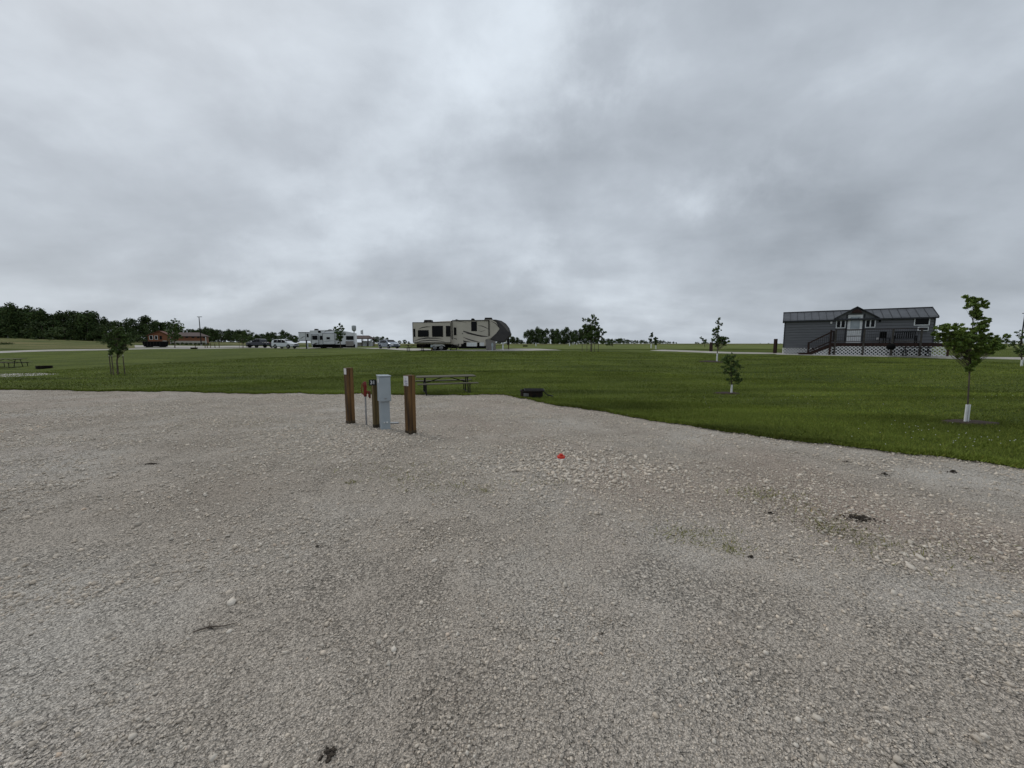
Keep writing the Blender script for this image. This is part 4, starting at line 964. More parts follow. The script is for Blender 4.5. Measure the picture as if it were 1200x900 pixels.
for k in range(3): a = k * 2.1; MB().tube((.18 * math.cos(a), .18 * math.sin(a), .56), (.3 * math.cos(a), .3 * math.sin(a), 0), .015).build('leg', M_DKMETAL, t)
# stout timber posts by the lane
for px, Y, h_, lab in ((908, 41.0, 1.45, 'dark timber post beside the left end of the cabin'), (833, 45, 1.0, 'dark timber post just left of the tall narrow young tree')):
    c = gnd(px, Y); t = empty('timber_post', c, R(30), lab, 'post', 'dark timber posts'); MB().box(-.13, -.13, -.1, .13, .13, h_).build('post_shaft', M_DECK, t, .01); MB().prism([(-.15, h_), (.15, h_), (0, h_ + .1)], -.15, .15).build('post_cap', M_DECK, t)

# ------------------------------------------------------------------ trailers
M_CREAM = mat('cream_trailer_skin', (.50, .455, .38), (.44, .40, .335), .4, .8, 3, coat=.2)
M_SWOOP = mat('dark_brown_graphic', (.05, .043, .042), (.035, .03, .03), .4, 4)
M_CAPD = mat('dark_fibreglass_cap', (.035, .030, .029), (.014, .012, .012), .3, 1.0, coat=.25, spec=.3)
M_TWHITE = mat('white_trailer_skin', (.60, .61, .62), (.52, .53, .54), .4, .8, 3, coat=.2)
M_BEIGE = mat('taupe_panel', (.21, .195, .18), (.18, .165, .15), .6, 3)
def wheel(parent, x, y, r, w=.24, rim=None, name='wheel'):
    t = MB(); t.lathe([(r * .62, -w / 2), (r * .95, -w / 2), (r, -w / 2 + .04), (r, w / 2 - .04), (r * .95, w / 2), (r * .62, w / 2)], 24)
    q = Matrix.Translation((x, y, r)) @ Matrix.Rotation(R(90), 4, 'X'); t.v = [tuple(q @ Vector(v)) for v in t.v]; o = t.build(name, M_BLACK, parent, smooth=False)
    d = MB(); d.lathe([(0, w / 2 - .02), (r * .25, w / 2 - .015), (r * .5, w / 2 - .05), (r * .62, w / 2 - .01)], 24); d.lathe([(0, -w / 2 + .05), (r * .62, -w / 2 + .05)], 24); d.v = [tuple(q @ Vector(v)) for v in d.v]; d.build('rim', rim or M_GALV, o); return o
def fifth_wheel(name, c, rz, label, k, prof, cap, skin, capm, wins, door, swoops, wheels, slide, roofbits, underside, W=2.45, extra=None, flipcap=False):
    t = empty(name, c, rz, label, 'trailer', 'parked camping trailers')
    MB().prism(prof, 0, W).build('body', skin, t, .03)
    if cap: (lambda o_: (setattr(o_.modifiers['bevel'], 'segments', 4), setattr(o_.modifiers['bevel'], 'angle_limit', R(50))))(MB().prism(cap, -.03, W + .03).build('front_cap', capm, t, .10))
    for (x0, x1, z0, z1, dep) in slide:
        s_ = MB().box(x0, -dep, z0, x1, .02, z1).build('slide_out', skin, t, .02)
        m_ = MB(); tt = .05
        for a in ((x0, z0, x1, z0 + tt), (x0, z1 - tt, x1, z1), (x0, z0 + tt, x0 + tt, z1 - tt), (x1 - tt, z0 + tt, x1, z1 - tt)): m_.box(a[0] - .003, -dep - .025, a[1] - .003, a[2] + .003, -dep + .004, a[3] + .003)
        m_.build('slide_trim', M_SWOOP if capm is M_CAPD else M_TRIMDK, s_)
    for (x0, x1, z0, z1, dep) in wins:
        f = MB(); f.box(x0, -dep - .03, z0, x1, -dep + .003, z1); f = f.build('window', M_BLACK, t, .012); MB().box(x0 + .05, -dep - .036, z0 + .05, x1 - .05, -dep - .031, z1 - .05).build('pane', M_GLASS, f)
    if door:
        x0, x1, z0, z1 = door; d = MB().box(x0, -.022, z0, x1, -.0025, z1).build('door', skin, t, .01); MB().box(x1 - .12, -.06, (z0 + z1) / 2 - .06, x1 - .06, -.023, (z0 + z1) / 2 + .06).build('handle', M_BLACK, d)
    if swoops:
        m_ = MB()
        for pts, w0, dep in swoops:
            for i in range(len(pts) - 1):
                a, b = pts[i], pts[i + 1]; fa = math.sin(math.pi * (i + .15) / (len(pts) - .7)); fb = math.sin(math.pi * (i + 1.15) / (len(pts) - .7)); w_a, w_b = w0 * max(.12, fa), w0 * max(.12, fb)
                w_a *= 1.35; w_b *= 1.35; y = -dep - .006; n = len(m_.v); m_.v += [(a[0], y, a[1] - w_a), (b[0], y, b[1] - w_b), (b[0], y, b[1] + w_b), (a[0], y, a[1] + w_a)]; m_.f.append([n, n + 1, n + 2, n + 3])
        m_.build('painted_swoosh', M_SWOOP, t)
    for (x, r) in wheels: wheel(t, x, .12, r, .22); wheel(t, x, W - .12, r, .22)
    for (x0, x1, h0, h1, nm) in roofbits: MB().prism([(x0, h0), (x1, h0), (x1 - .08, h1), (x0 + .12, h1)], .7, 1.6).build(nm, M_DKMETAL if nm != 'roof_vent' else M_BLACK, t, .02)
    for (x0, x1, z0, z1, y0, y1, mm, nm) in underside: MB().box(x0, y0, z0, x1, y1, z1).build(nm, mm, t)
    return t
KX = .01138
def bz(x, z): return ((x - 75) * KX, (425 - z) * KX)
def rect(x0, x1, y0, y1, dep): a = bz(x0, y1); b = bz(x1, y0); return (a[0], b[0], a[1], b[1], dep)
cA = gnd(485.5, 47.6)
prof = [bz(*p) for p in ((75, 352), (75, 126), (485, 104), (905, 92), (965, 108), (1002, 190), (965, 238), (905, 292), (850, 303), (850, 372), (560, 378), (480, 352))]
cap = [bz(*p) for p in ((905, 90), (962, 92), (1022, 105), (1068, 134), (1103, 180), (1122, 238), (1118, 268), (1090, 290), (1050, 335), (995, 335), (900, 306), (900, 294), (962, 238), (998, 192), (962, 120))]
big = fifth_wheel('camping_trailer', cA, R(-2), 'large cream fifth wheel trailer with dark nose and brown swooshes in the centre', KX, prof, cap, M_CREAM, M_CAPD,
    [rect(135, 250, 205, 275, .62), rect(287, 403, 160, 275, .62), rect(435, 482, 160, 272, .62), rect(88, 106, 190, 275, .62), rect(510, 537, 175, 258, 0), rect(697, 758, 112, 215, 0)],
    (*[bz(540, 0)[0], bz(610, 0)[0]], bz(0, 350)[1], bz(0, 130)[1]),
    [([bz(*p) for p in ((548, 190), (620, 218), (700, 243), (780, 262), (885, 272))], .075, 0), ([bz(*p) for p in ((640, 238), (720, 250), (800, 268), (870, 274))], .06, 0),
     ([bz(*p) for p in ((500, 286), (560, 308), (630, 325), (690, 331))], .07, 0), ([bz(*p) for p in ((600, 275), (660, 300), (720, 318), (790, 332))], .055, 0), ([bz(*p) for p in ((575, 300), (610, 318), (660, 330))], .04, 0),
     ([bz(*p) for p in ((768, 155), (810, 160), (850, 175), (886, 196))], .04, 0), ([bz(*p) for p in ((770, 205), (800, 220), (830, 210), (850, 205))], .02, 0), ([bz(*p) for p in ((500, 106), (560, 108), (645, 122))], .03, 0),
     ([bz(*p) for p in ((905, 105), (960, 135), (990, 170), (985, 205))], .05, 0),
     ([bz(*p) for p in ((85, 322), (150, 300), (230, 288), (320, 290), (400, 300))], .05, .6), ([bz(*p) for p in ((100, 338), (170, 320), (260, 312), (350, 318), (430, 330))], .045, .6), ([bz(*p) for p in ((145, 192), (180, 178), (230, 170), (280, 170))], .045, .6), ([bz(*p) for p in ((170, 128), (300, 120), (470, 116))], .02, .6)],
    [(bz(300, 0)[0], .40), (bz(368, 0)[0], .40)],
    [(*[bz(78, 0)[0], bz(488, 0)[0]], bz(0, 338)[1], bz(0, 122)[1], .6)],
    [(bz(165, 0)[0], bz(258, 0)[0], bz(0, 124)[1], bz(0, 90)[1], 'air_conditioner'), (bz(828, 0)[0], bz(918, 0)[0], bz(0, 96)[1], bz(0, 67)[1], 'air_conditioner'), (bz(683, 0)[0], bz(722, 0)[0], bz(0, 100)[1], bz(0, 75)[1], 'roof_vent'), (bz(508, 0)[0], bz(542, 0)[0], bz(0, 104)[1], bz(0, 85)[1], 'roof_vent')],
    [(bz(90, 0)[0], bz(850, 0)[0], .35, .86, .5, 2.0, M_BLACK, 'chassis'), (bz(855, 0)[0], bz(958, 0)[0], .14, bz(0, 300)[1], .0, .05, M_BEIGE, 'front_panel'),
     (bz(648, 0)[0], bz(755, 0)[0], .55, 1.02, -.012, .02, M_WPAINT, 'storage_hatch'), (bz(788, 0)[0], bz(835, 0)[0], .6, 1.02, -.014, .02, M_WPAINT, 'storage_hatch'), (bz(585, 0)[0], bz(643, 0)[0], .5, 1.02, -.013, .02, M_BLACK, 'storage_hatch'), (bz(760, 0)[0], bz(784, 0)[0], .5, 1.02, -.013, .02, M_BLACK, 'storage_hatch'), (bz(560, 0)[0], bz(850, 0)[0], .28, .56, .03, 2.3, M_BLACK, 'belly_pan'),
     (bz(1028, 0)[0], bz(1042, 0)[0], 0, 1.1, .3, .45, M_WHITE, 'landing_leg'), (bz(930, 0)[0], bz(945, 0)[0], 0, .9, .3, .45, M_DKMETAL, 'landing_leg'), (bz(930, 0)[0], bz(945, 0)[0], 0, 1.2, 2.0, 2.15, M_DKMETAL, 'landing_leg'), (bz(1075, 0)[0], bz(1100, 0)[0], .75, 1.75, 1.1, 1.3, M_DKMETAL, 'king_pin'),
     (bz(883, 0)[0], bz(893, 0)[0], bz(0, 265)[1], bz(0, 95)[1], -.09, -.003, M_BLACK, 'awning_arm'), (bz(485, 0)[0], bz(494, 0)[0], bz(0, 300)[1], bz(0, 104)[1], -.12, -.003, M_BLACK, 'awning_arm'), (bz(494, 0)[0], bz(882, 0)[0], bz(0, 103)[1], bz(0, 96)[1], -.12, -.02, M_SWOOP, 'awning_roll'),
     (bz(52, 0)[0], bz(74, 0)[0], bz(0, 340)[1], bz(0, 232)[1], .8, 1.7, M_BLACK, 'spare_wheel_cover')])
MB().prism([bz(*p) for p in ((985, 108), (1022, 112), (1062, 140), (1092, 180), (1106, 222), (1085, 215), (1060, 180), (1020, 140))], -.036, -.031).build('painted_cap_highlight', mat('cap_highlight_colour', (.10, .088, .08), (.075, .065, .06), .25, 2, coat=.5), big)  # lighter strip paints the highlights of the dark nose
m = MB()
for k, xx in enumerate((300, 368)): x = bz(xx, 0)[0]; m.lathe([(.42, 0), (.42, .012), (0, .02)], 24) if False else None
m.prism([bz(*p) for p in ((262, 380), (270, 360), (300, 350), (335, 352), (380, 352), (405, 362), (412, 380), (395, 372), (372, 366), (345, 376), (318, 378), (290, 370))], -.02, -.004); m.build('fender_skirt', M_WHITE, big)
m = MB()
for k in range(4): m.box(bz(478 + k * 6, 0)[0], -.75 + k * .18, .12 + k * .2, bz(478 + k * 6, 0)[0] + .72, -.5 + k * .18, .16 + k * .2)
for dx in (0, .72): m.bar((bz(478, 0)[0] + dx, -.76, .1), (bz(500, 0)[0] + dx, -.03, .84), .04, .12)
m.build('entry_steps', M_DKMETAL, big)
picnic_table('picnic_table', gnd(487, 45.3), R(2), 2.3, 'reddish brown picnic table at the tail of the large cream trailer', M_DECK, M_DKMETAL)
for px, Y, lab in ((446 + 27, 0, ''),): pass
# utility posts beside it
for px, Y, h_, m_, lab in ((577, 46.2, .95, M_PED, 'short grey hookup post below the nose of the large trailer'), (596, 50, 1.5, M_OLDWOOD, 'tall wooden post just right of the large trailer nose'), (506, 46.3, .8, M_OLDWOOD, 'short wooden post before the large trailer wheels'), (361, 72.5, 1.05, M_SIGN, 'white hookup post left end of white trailer'),
                       (448 + 4, 0, 0, None, '')):
    if not m_: continue
    t = empty('hookup_post', gnd(px, Y), 0, lab, 'post', 'distant hookup posts'); MB().box(-.07, -.07, -.1, .07, .07, h_).build('post_shaft', m_, t); MB().box(-.12, -.10, h_ * .55, .12, -.071, h_ * .9).build('socket_box', M_PED, t)
# white trailer
K2 = .01386
def cz(x, z): return ((x - 120) * K2 * .97, (456 - z) * K2)
def rect2(x0, x1, y0, y1, dep): a = cz(x0, y1); b = cz(x1, y0); return (a[0], b[0], a[1], b[1], dep)
cB = gnd(350.5, 74.0)
prof2 = [cz(*p) for p in ((122, 338), (122, 234), (262, 230), (275, 205), (480, 196), (640, 196), (760, 215), (872, 236), (875, 440), (290, 430), (268, 345))]
wt = fifth_wheel('camping_trailer', cB, R(14), 'white fifth wheel trailer with black windows in the middle distance at left', K2, prof2, None, M_TWHITE, M_SWOOP,
    [rect2(228, 252, 250, 298, 0), rect2(302, 372, 275, 332, .25), rect2(398, 440, 278, 332, .02), rect2(495, 540, 296, 326, .55), rect2(750, 852, 278, 332, .02), rect2(380, 415, 205, 236, .02)],
    (cz(455, 0)[0], cz(480, 0)[0], .9, 2.7), [([cz(*p) for p in ((140, 325), (170, 300), (205, 285))], .05, 0), ([cz(*p) for p in ((300, 400), (340, 385), (380, 375))], .1, .23), ([cz(*p) for p in ((450, 235), (480, 210), (560, 200), (640, 200))], .05, 0), ([cz(*p) for p in ((450, 360), (520, 350), (590, 345))], .03, .53)],
    [(cz(425, 0)[0], .38), (cz(580, 0)[0], .38), (cz(650, 0)[0], .38)], [(cz(290, 0)[0], cz(385, 0)[0], cz(0, 400)[1], cz(0, 258)[1], .23), (cz(443, 0)[0], cz(605, 0)[0], cz(0, 396)[1], cz(0, 243)[1], .53)],
    [(cz(315, 0)[0], cz(365, 0)[0], cz(0, 202)[1], cz(0, 180)[1], 'air_conditioner'), (cz(500, 0)[0], cz(545, 0)[0], cz(0, 198)[1], cz(0, 186)[1], 'roof_vent')],
    [(cz(300, 0)[0], cz(870, 0)[0], .2, .82, -.01, 2.2, M_BLACK, 'chassis'), (cz(122, 0)[0], cz(265, 0)[0], cz(0, 345)[1], cz(0, 337)[1], -.02, 2.4, M_BLACK, 'nose_underside'), (cz(205, 0)[0], cz(222, 0)[0], 0, 1.6, .3, .45, M_DKMETAL, 'landing_leg'), (cz(212, 0)[0], cz(216, 0)[0], cz(0, 335)[1], cz(0, 236)[1], -.03, -.003, M_SWOOP, 'nose_trim'), (cz(122, 0)[0], cz(262, 0)[0], cz(0, 236)[1], cz(0, 228)[1], -.04, -.003, M_SWOOP, 'nose_trim'),
     (cz(750, 0)[0], cz(850, 0)[0], .5, 1.45, -.6, -.1, M_BEIGE, 'camp_gear_cover')])

# ------------------------------------------------------------------ vehicles
def vehicle(name, c, rz, label, cat, paint, st, W=1.82, wheels=(.85, 3.6), wr=.34, glass=None, shield=None, rear=None, bed=None, lamps=True):
    # st: stations (x, z_bottom, z_belt, z_top, width factor at roof)
    t = empty(name, c, rz, label, cat); w = W / 2; m_ = MB()
    for (x, zb, zl, zt, wf, wl) in st:
        a = w * wl; r_ = a * wf
        m_.v += [(x, -a * .92, zb), (x, -a, zb + .18), (x, -a * .985, zl), (x, -r_, zt - .03), (x, -r_ * .8, zt), (x, r_ * .8, zt), (x, r_, zt - .03), (x, a * .985, zl), (x, a, zb + .18), (x, a * .92, zb)]
    n = 10
    for i in range(len(st) - 1): m_.f += [[i * n + j, (i + 1) * n + j, (i + 1) * n + (j + 1) % n, i * n + (j + 1) % n] for j in range(n)]
    m_.f += [list(range(n))[::-1], [(len(st) - 1) * n + j for j in range(n)]]
    b_ = m_.build('body', paint, t, .015, smooth=False)
    def side_pt(x, f, sg):                            # f=0 belt, 1 roof
        xs = [s[0] for s in st]; g = lambda k: float(np.interp(x, xs, [s[k] for s in st])); a = w * g(5) * .985; r_ = w * g(5) * g(4); zl, zt = g(2), g(3) - .03
        return Vector((x, sg * (a + (r_ - a) * f + .012), zl + (zt - zl) * f))
    for quads in (glass or []):
        for sg in (-1, 1):
            g_ = MB(); P_ = [side_pt(x, f, sg) for x, f in quads]; g_.poly(P_ if sg < 0 else P_[::-1]); g_.poly([p - Vector((0, sg * .01, 0)) for p in (P_ if sg > 0 else P_[::-1])]); g_.build('side_window', M_GLASS, t)
    for nm, pr in (('windscreen', shield), ('rear_window', rear)):
        if pr:
            (xa, za), (xb, zb_), wa, wb = pr; dx, dz = xb - xa, zb_ - za; nl = math.hypot(dx, dz); ox, oz = -dz / nl * .015, dx / nl * .015
            if nm == 'rear_window': ox, oz = -abs(ox), abs(oz)
            else: ox, oz = abs(ox), abs(oz)
            g_ = MB(); g_.poly([(xa + ox, -w * wa, za + oz), (xa + ox, w * wa, za + oz), (xb + ox, w * wb, zb_ + oz), (xb + ox, -w * wb, zb_ + oz)]); g_.build(nm, M_GLASS, t)
    for x in wheels:
        for sg in (-1, 1):
            arch = MB(); arch.lathe([(0, 0), (wr + .06, 0), (wr + .06, .012), (0, .012)], 20); q = Matrix.Translation((x, sg * (w * .985 + .004) + (.006 if sg < 0 else -.006), wr + .02)) @ Matrix.Rotation(R(90), 4, 'X'); arch.v = [tuple(q @ Vector(v)) for v in arch.v]; arch.build('wheel_arch', M_BLACK, t)
            wheel(t, x, sg * (w - .09), wr, .24)
    if lamps:
        xe = st[-1][0]; xb = st[0][0]; zb_ = st[-2][2]
        for sg in (-1, 1):
            MB().box(xe - .22, sg * w * .74 - .16, zb_ - .2, xe + .012, sg * w * .74 + .16, zb_ - .06).build('headlight', M_SIGN, t, .02)
            MB().box(xb - .012, sg * w * .8 - .1, zb_ - .18, xb + .1, sg * w * .8 + .1, zb_ + .1).build('tail_light', M_RED, t, .02)
            MB().box(st[3][0] + .1 if False else (shield[0][0] - .35), sg * (w + .1) - .09, shield[0][1] - .02, shield[0][0] - .2, sg * (w + .1) + .09, shield[0][1] + .13).build('wing_mirror', paint, t, .02)
        MB().box(xe - .05, -w * .5, zb_ - .26, xe + .014, w * .5, zb_ - .08).build('grille', M_BLACK, t)
        MB().box(xe - .1, -w * .9, .26, xe + .03, w * .9, .42).build('bumper', M_BLACK, t, .02)
    return t
P_WHITE = mat('white_car_paint', (.62, .64, .66), (.58, .6, .62), .2, 1, coat=.6)
P_SILVER = mat('blue_silver_car_paint', (.25, .28, .33), (.22, .25, .30), .25, 1, metal=.5, coat=.6)
P_DARK = mat('dark_blue_truck_paint', (.012, .014, .025), (.01, .011, .02), .22, 1, coat=.6)
suv_st = [(0, .35, .75, .95, .9, .88), (.06, .3, 1.0, 1.45, .86, .95), (.45, .28, 1.02, 1.66, .84, 1), (1.0, .26, 1.0, 1.72, .84, 1), (2.2, .26, .98, 1.73, .84, 1), (2.75, .26, .98, 1.66, .83, 1), (3.5, .26, .99, 1.10, .92, 1), (4.3, .28, .88, .96, .9, .97), (4.62, .32, .72, .80, .85, .86)]
suv_gl = [[(.5, .12), (1.25, .08), (1.25, .9), (.62, .9)], [(1.32, .08), (2.15, .08), (2.15, .9), (1.32, .9)], [(2.22, .08), (3.2, .1), (2.72, .88), (2.22, .9)]]
def car_at(px, Y, L0, rz):                            # place so that the car's middle sits at column px
    c = gnd(px, Y); d = Vector((math.cos(rz), math.sin(rz), 0)); q = c - d * L0 / 2; return Vector((q.x, q.y, c.z + .05))
vehicle('parked_car', car_at(334.5, 75, 4.6, R(-8)), R(-8), 'white sport utility car parked left of the white trailer', 'car', P_WHITE, suv_st, glass=suv_gl, shield=((3.42, 1.1), (2.78, 1.66), .84, .74), rear=((.04, 1.05), (.40, 1.6), .8, .74))
car_st = [(0, .35, .72, .85, .9, .86), (.08, .3, .92, 1.12, .86, .94), (.55, .26, .93, 1.38, .8, 1), (1.2, .25, .92, 1.5, .78, 1), (2.2, .25, .9, 1.52, .78, 1), (2.6, .25, .9, 1.46, .78, 1), (3.4, .25, .92, 1.0, .92, 1), (4.1, .27, .8, .87, .9, .96), (4.4, .31, .66, .74, .85, .84)]
vehicle('parked_car', car_at(456, 66, 4.4, R(-42)), R(-42), 'blue silver hatchback parked between the white and the cream trailer', 'car', P_SILVER, car_st, W=1.78, wheels=(.8, 3.45), wr=.32,
    glass=[[(.55, .15), (1.2, .1), (1.2, .88), (.7, .85)], [(1.27, .1), (2.05, .1), (2.05, .9), (1.27, .88)], [(2.12, .1), (3.1, .1), (2.6, .86), (2.12, .9)]], shield=((3.34, 1.0), (2.64, 1.46), .84, .7), rear=((.1, 1.1), (.52, 1.36), .78, .7))
tr_st = [(0, .5, 1.1, 1.14, .95, .95), (.1, .42, 1.12, 1.16, .95, 1), (2.05, .42, 1.12, 1.16, .95, 1), (2.12, .42, 1.14, 1.78, .84, 1), (2.35, .4, 1.14, 1.9, .82, 1), (3.55, .4, 1.14, 1.9, .82, 1), (4.3, .4, 1.16, 1.26, .9, 1), (5.4, .42, 1.08, 1.16, .9, 1), (5.7, .5, .95, 1.02, .88, .92)]
vehicle('pickup_truck', car_at(306, 84, 5.7, R(172)), R(172), 'dark blue pickup truck parked on the gravel left of the white car', 'truck', P_DARK, tr_st, W=1.98, wheels=(1.1, 4.75), wr=.40,
    glass=[[(2.25, .1), (2.95, .1), (2.95, .88), (2.42, .88)], [(3.02, .1), (4.0, .12), (3.6, .85), (3.02, .88)]], shield=((4.22, 1.3), (3.6, 1.88), .84, .74))
# dark open skip
t = empty('skip_container', gnd(179, 86), R(3), 'black open steel skip container standing in front of the brown lodge', 'skip')
MB().prism([(-1.9, .18), (1.7, .18), (2.0, 1.25), (-2.2, 1.25)], 0, 1.9).build('skip_body', M_BLACK, t, .03)
m = MB(); m.box(-2.25, -.06, 1.25, 2.05, .04, 1.36); m.box(-2.25, 1.86, 1.25, 2.05, 1.96, 1.36); m.build('rim_rail', M_DKMETAL, t)
m = MB()
for i in range(6): m.box(-1.7 + i * .66, -.07, .2, -1.62 + i * .66, -.002, 1.24)
m.build('side_ribs', M_DKMETAL, t)
for x in (-1.5, 1.4): MB().tube((x, .1, .09), (x, 1.8, .09), .1).build('roller', M_DKMETAL, t)

# ------------------------------------------------------------------ brown lodge
M_TAN = mat('tan_wood_siding', (.24, .098, .048), (.17, .07, .036), .75, 6, 4, .2, stretch=(.1, 1, 5))
M_SHING = mat('brown_shingles', (.115, .085, .078), (.08, .06, .055), .9, 9, 4, .4)
M_SHINGR = mat('red_brown_shingles', (.15, .06, .04), (.10, .045, .03), .9, 9, 4, .4)
M_STONEB = mat('pale_block_wainscot', (.44, .41, .36), (.34, .32, .28), .9, 7, 4, .3)
KB = .0242
def lz(x, z): return ((x - 165) * KB * .74, (474 - z) * KB)
LY = 128; cL = gnd(174, LY); lo = empty('lodge', cL, R(33), 'long low brown wood lodge with gabled left wing and pale stone base at far left', 'building')
(x0, _), (x1, _) = lz(165, 0), lz(465, 0)
def gable(xa, xb, xr, ze, zr, y0, y1, name, roofm):
    MB().prism([(xa, 0), (xb, 0), (xb, ze), (xr, zr - .12), (xa, ze)], y0, y1).build(name, M_TAN, lo)
    m_ = MB()
    for a, sg in ((xa, -1), (xb, 1)):
        ex_ = a + sg * .35; k_ = (zr - ze) / (xr - a); ez = ze + k_ * sg * .35; n = len(m_.v)
        m_.v += [(ex_, y0 - .4, ez), (xr, y0 - .4, zr), (xr, y1, zr), (ex_, y1, ez), (ex_, y0 - .4, ez - .16), (xr, y0 - .4, zr - .16), (xr, y1, zr - .16), (ex_, y1, ez - .16)]
        m_.f += [[n, n + 1, n + 2, n + 3], [n + 4, n + 7, n + 6, n + 5], [n, n + 4, n + 5, n + 1], [n, n + 3, n + 7, n + 4]]
    return m_.build('roof', roofm, lo)
gable(x0, x1, lz(330, 0)[0], lz(0, 345)[1], lz(0, 285)[1], 0, 9, 'wall', M_SHINGR)
xa, xb = lz(466, 0)[0], lz(1008, 0)[0]; ze, zr = lz(0, 352)[1], lz(0, 300)[1]
MB().box(xa, 1.2, 0, xb, 8.5, ze).build('wall', M_TAN, lo)
m = MB(); n = 0; m.v += [(xa - .1, .7, ze - .08), (xb + .5, .7, ze - .08), (xb - 2.2, 4.8, zr), (xa - .1, 4.8, zr), (xb + .5, 9, ze - .08), (xa - .1, 9, ze - .08), (xa - .1, .7, ze - .25), (xb + .5, .7, ze - .25), (xb + .5, 9, ze - .25)]
m.f += [[0, 1, 2, 3], [2, 4, 5, 3], [1, 4, 2], [0, 6, 7, 1], [1, 7, 8, 4]]; m.build('roof', M_SHING, lo)
MB().box(xa + .01, 1.08, -.3, xb + .02, 1.197, lz(0, 424)[1]).build('stone_wainscot', M_STONEB, lo)
MB().box(lz(368, 0)[0], -.1, -.3, lz(425, 0)[0], -.003, lz(0, 420)[1]).build('stone_wainscot', M_STONEB, lo)
for a, b_ in ((185, 236), (258, 302), (322, 368)):
    xw0, xw1 = lz(a, 0)[0], lz(b_, 0)[0]; zw0, zw1 = lz(0, 408)[1], lz(0, 352)[1]; f = MB().box(xw0, -.07, zw0, xw1, -.003, zw1).build('window', M_WPAINT if a < 300 else M_TAN, lo); MB().box(xw0 + .12, -.08, zw0 + .1, xw1 - .12, -.0705, zw1 - .1).build('pane', M_GLASS, f)
dr = MB().box(lz(432, 0)[0], -.06, 0, lz(462, 0)[0], -.003, 2.5).build('door', mat('ochre_door', (.12, .085, .03), rough=.6), lo); MB().box(lz(456, 0)[0], -.12, 1.1, lz(459, 0)[0], -.061, 1.3).build('handle', M_GALV, dr)
for a in (470, 1000): MB().box(lz(a, 0)[0] - .09, .85, 0, lz(a, 0)[0] + .09, 1.05, ze - .1).build('porch_post', M_WPAINT, lo)
for a, b_ in ((690, 735), (785, 828), (868, 905), (960, 992)): xw0, xw1 = lz(a, 0)[0], lz(b_, 0)[0]; f = MB().box(xw0, 1.12, lz(0, 382)[1], xw1, 1.197, lz(0, 360)[1]).build('window', M_SHING, lo); MB().box(xw0 + .07, 1.10, lz(0, 380)[1], xw1 - .07, 1.1195, lz(0, 362)[1]).build('pane', M_GLASS, f)
for a in (640, 697): MB().box(lz(a, 0)[0] - .12, 5.0, zr - .6, lz(a, 0)[0] + .12, 5.25, zr + .75).build('vent_pipe', M_WPAINT, lo)
# shrubs along its base
def shrub(px, Y, r_, hgt, label, group, seed):
    b_ = gnd(px, Y); t_ = empty('shrub', b_, 0, label, 'shrub', group); rr_ = np.random.default_rng(seed); C = np.array([(rr_.uniform(-.5, .5) * r_, rr_.uniform(-.5, .5) * r_, rr_.uniform(.3, .7) * hgt) for _ in range(8)]); Rr = np.full(8, r_ * .55)
    P, idx, d = clump_points(C, Rr, 350, hgt / r_ * .6); P[:, 2] = np.maximum(P[:, 2], .02); leafmesh('foliage', P, .16, M_FAR, t_, rng.uniform(.6, 1.3, 350), .1, .8)
    MB().tube((0, 0, -.05), (0, 0, hgt * .5), .04, .02).build('stem', M_BARK, t_)
for i, px in enumerate((192, 195, 203, 209, 213.5, 218.5, 224, 229, 234, 238.5, 243)):
    shrub(px, 124, .62, .85, 'round dark shrub in the row along the brown lodge wall', 'shrubs along the lodge wall', i)
# low rails and posts right of the lodge
for i, (px, Y, h_) in enumerate(((240.5, 82, .9), (243, 84, 1.0), (247, 86, 1.0), (252, 83, .9), (257, 85, 1.1), (229, 84, .5))):
    t = empty('marker_post', gnd(px, Y), 0, 'short dark marker post in the row right of the brown lodge', 'post', 'marker posts by the lodge parking'); MB().tube((0, 0, -.1), (0, 0, h_), .07, .06).build('post_shaft', M_OLDWOOD, t); MB().lathe([(.08, h_), (.08, h_ + .05), (0, h_ + .08)], 10).build('post_cap', M_BARK, t)
fire_ring(gnd(227.5, 74.5), .55, .3, 'low dark fire ring on the far gravel in front of the lodge', False)
# ------------------------------------------------------------------ light poles, tower, flag, pavilion
def light_pole(px, Y, top, label, arm=1):
    b_ = gnd(px, Y); h_ = unproj(px, top, Y).z - b_.z; t_ = empty('light_pole', b_, 0, label, 'light pole', 'tall light poles')
    MB().tube((0, 0, -.1), (0, 0, h_), .16, .10, 12).build('pole', M_DKMETAL, t_); MB().box(-.55, -.12, h_ - .02, .75 * arm + .1, .12, h_ + .13).build('lamp_head', M_DKMETAL, t_, .03); MB().lathe([(.28, -.1), (.28, .3), (0, .3)], 14).build('footing', M_CONC, t_)
light_pole(236, 118, 371.5, 'tall slim dark light pole in front of the brown lodge')
light_pole(1196, 92, 367.5, 'tall slim light pole at the right edge of the photo')
b_ = gnd(415.5, 420); t = empty('water_tower', b_, 0, 'far pale water tower rising above the white trailer rear', 'water tower'); hT = unproj(415.5, 381.5, 420).z - b_.z
M_TOWER = mat('pale_tower_paint', (.36, .38, .40), (.30, .32, .34), .6, .3)  # pale grey of the column and tank
MB().tube((0, 0, 0), (0, 0, hT * .72), .55, .45, 12).build('tower_column', M_TOWER, t); MB().lathe([(0, hT * .66), (1.4, hT * .69), (2.2, hT * .75), (2.3, hT * .95), (1.9, hT), (0, hT * 1.01)], 20).build('tank', M_TOWER, t, smooth=True)
b_ = gnd(426, 112); t = empty('flagpole', b_, 0, 'thin flagpole with a limp pale flag above the pavilion', 'flagpole'); hF = unproj(425, 386, 112).z - b_.z
MB().tube((0, 0, 0), (0, 0, hF), .05, .035, 8).build('pole', M_GALV, t)
fl = MB(); 
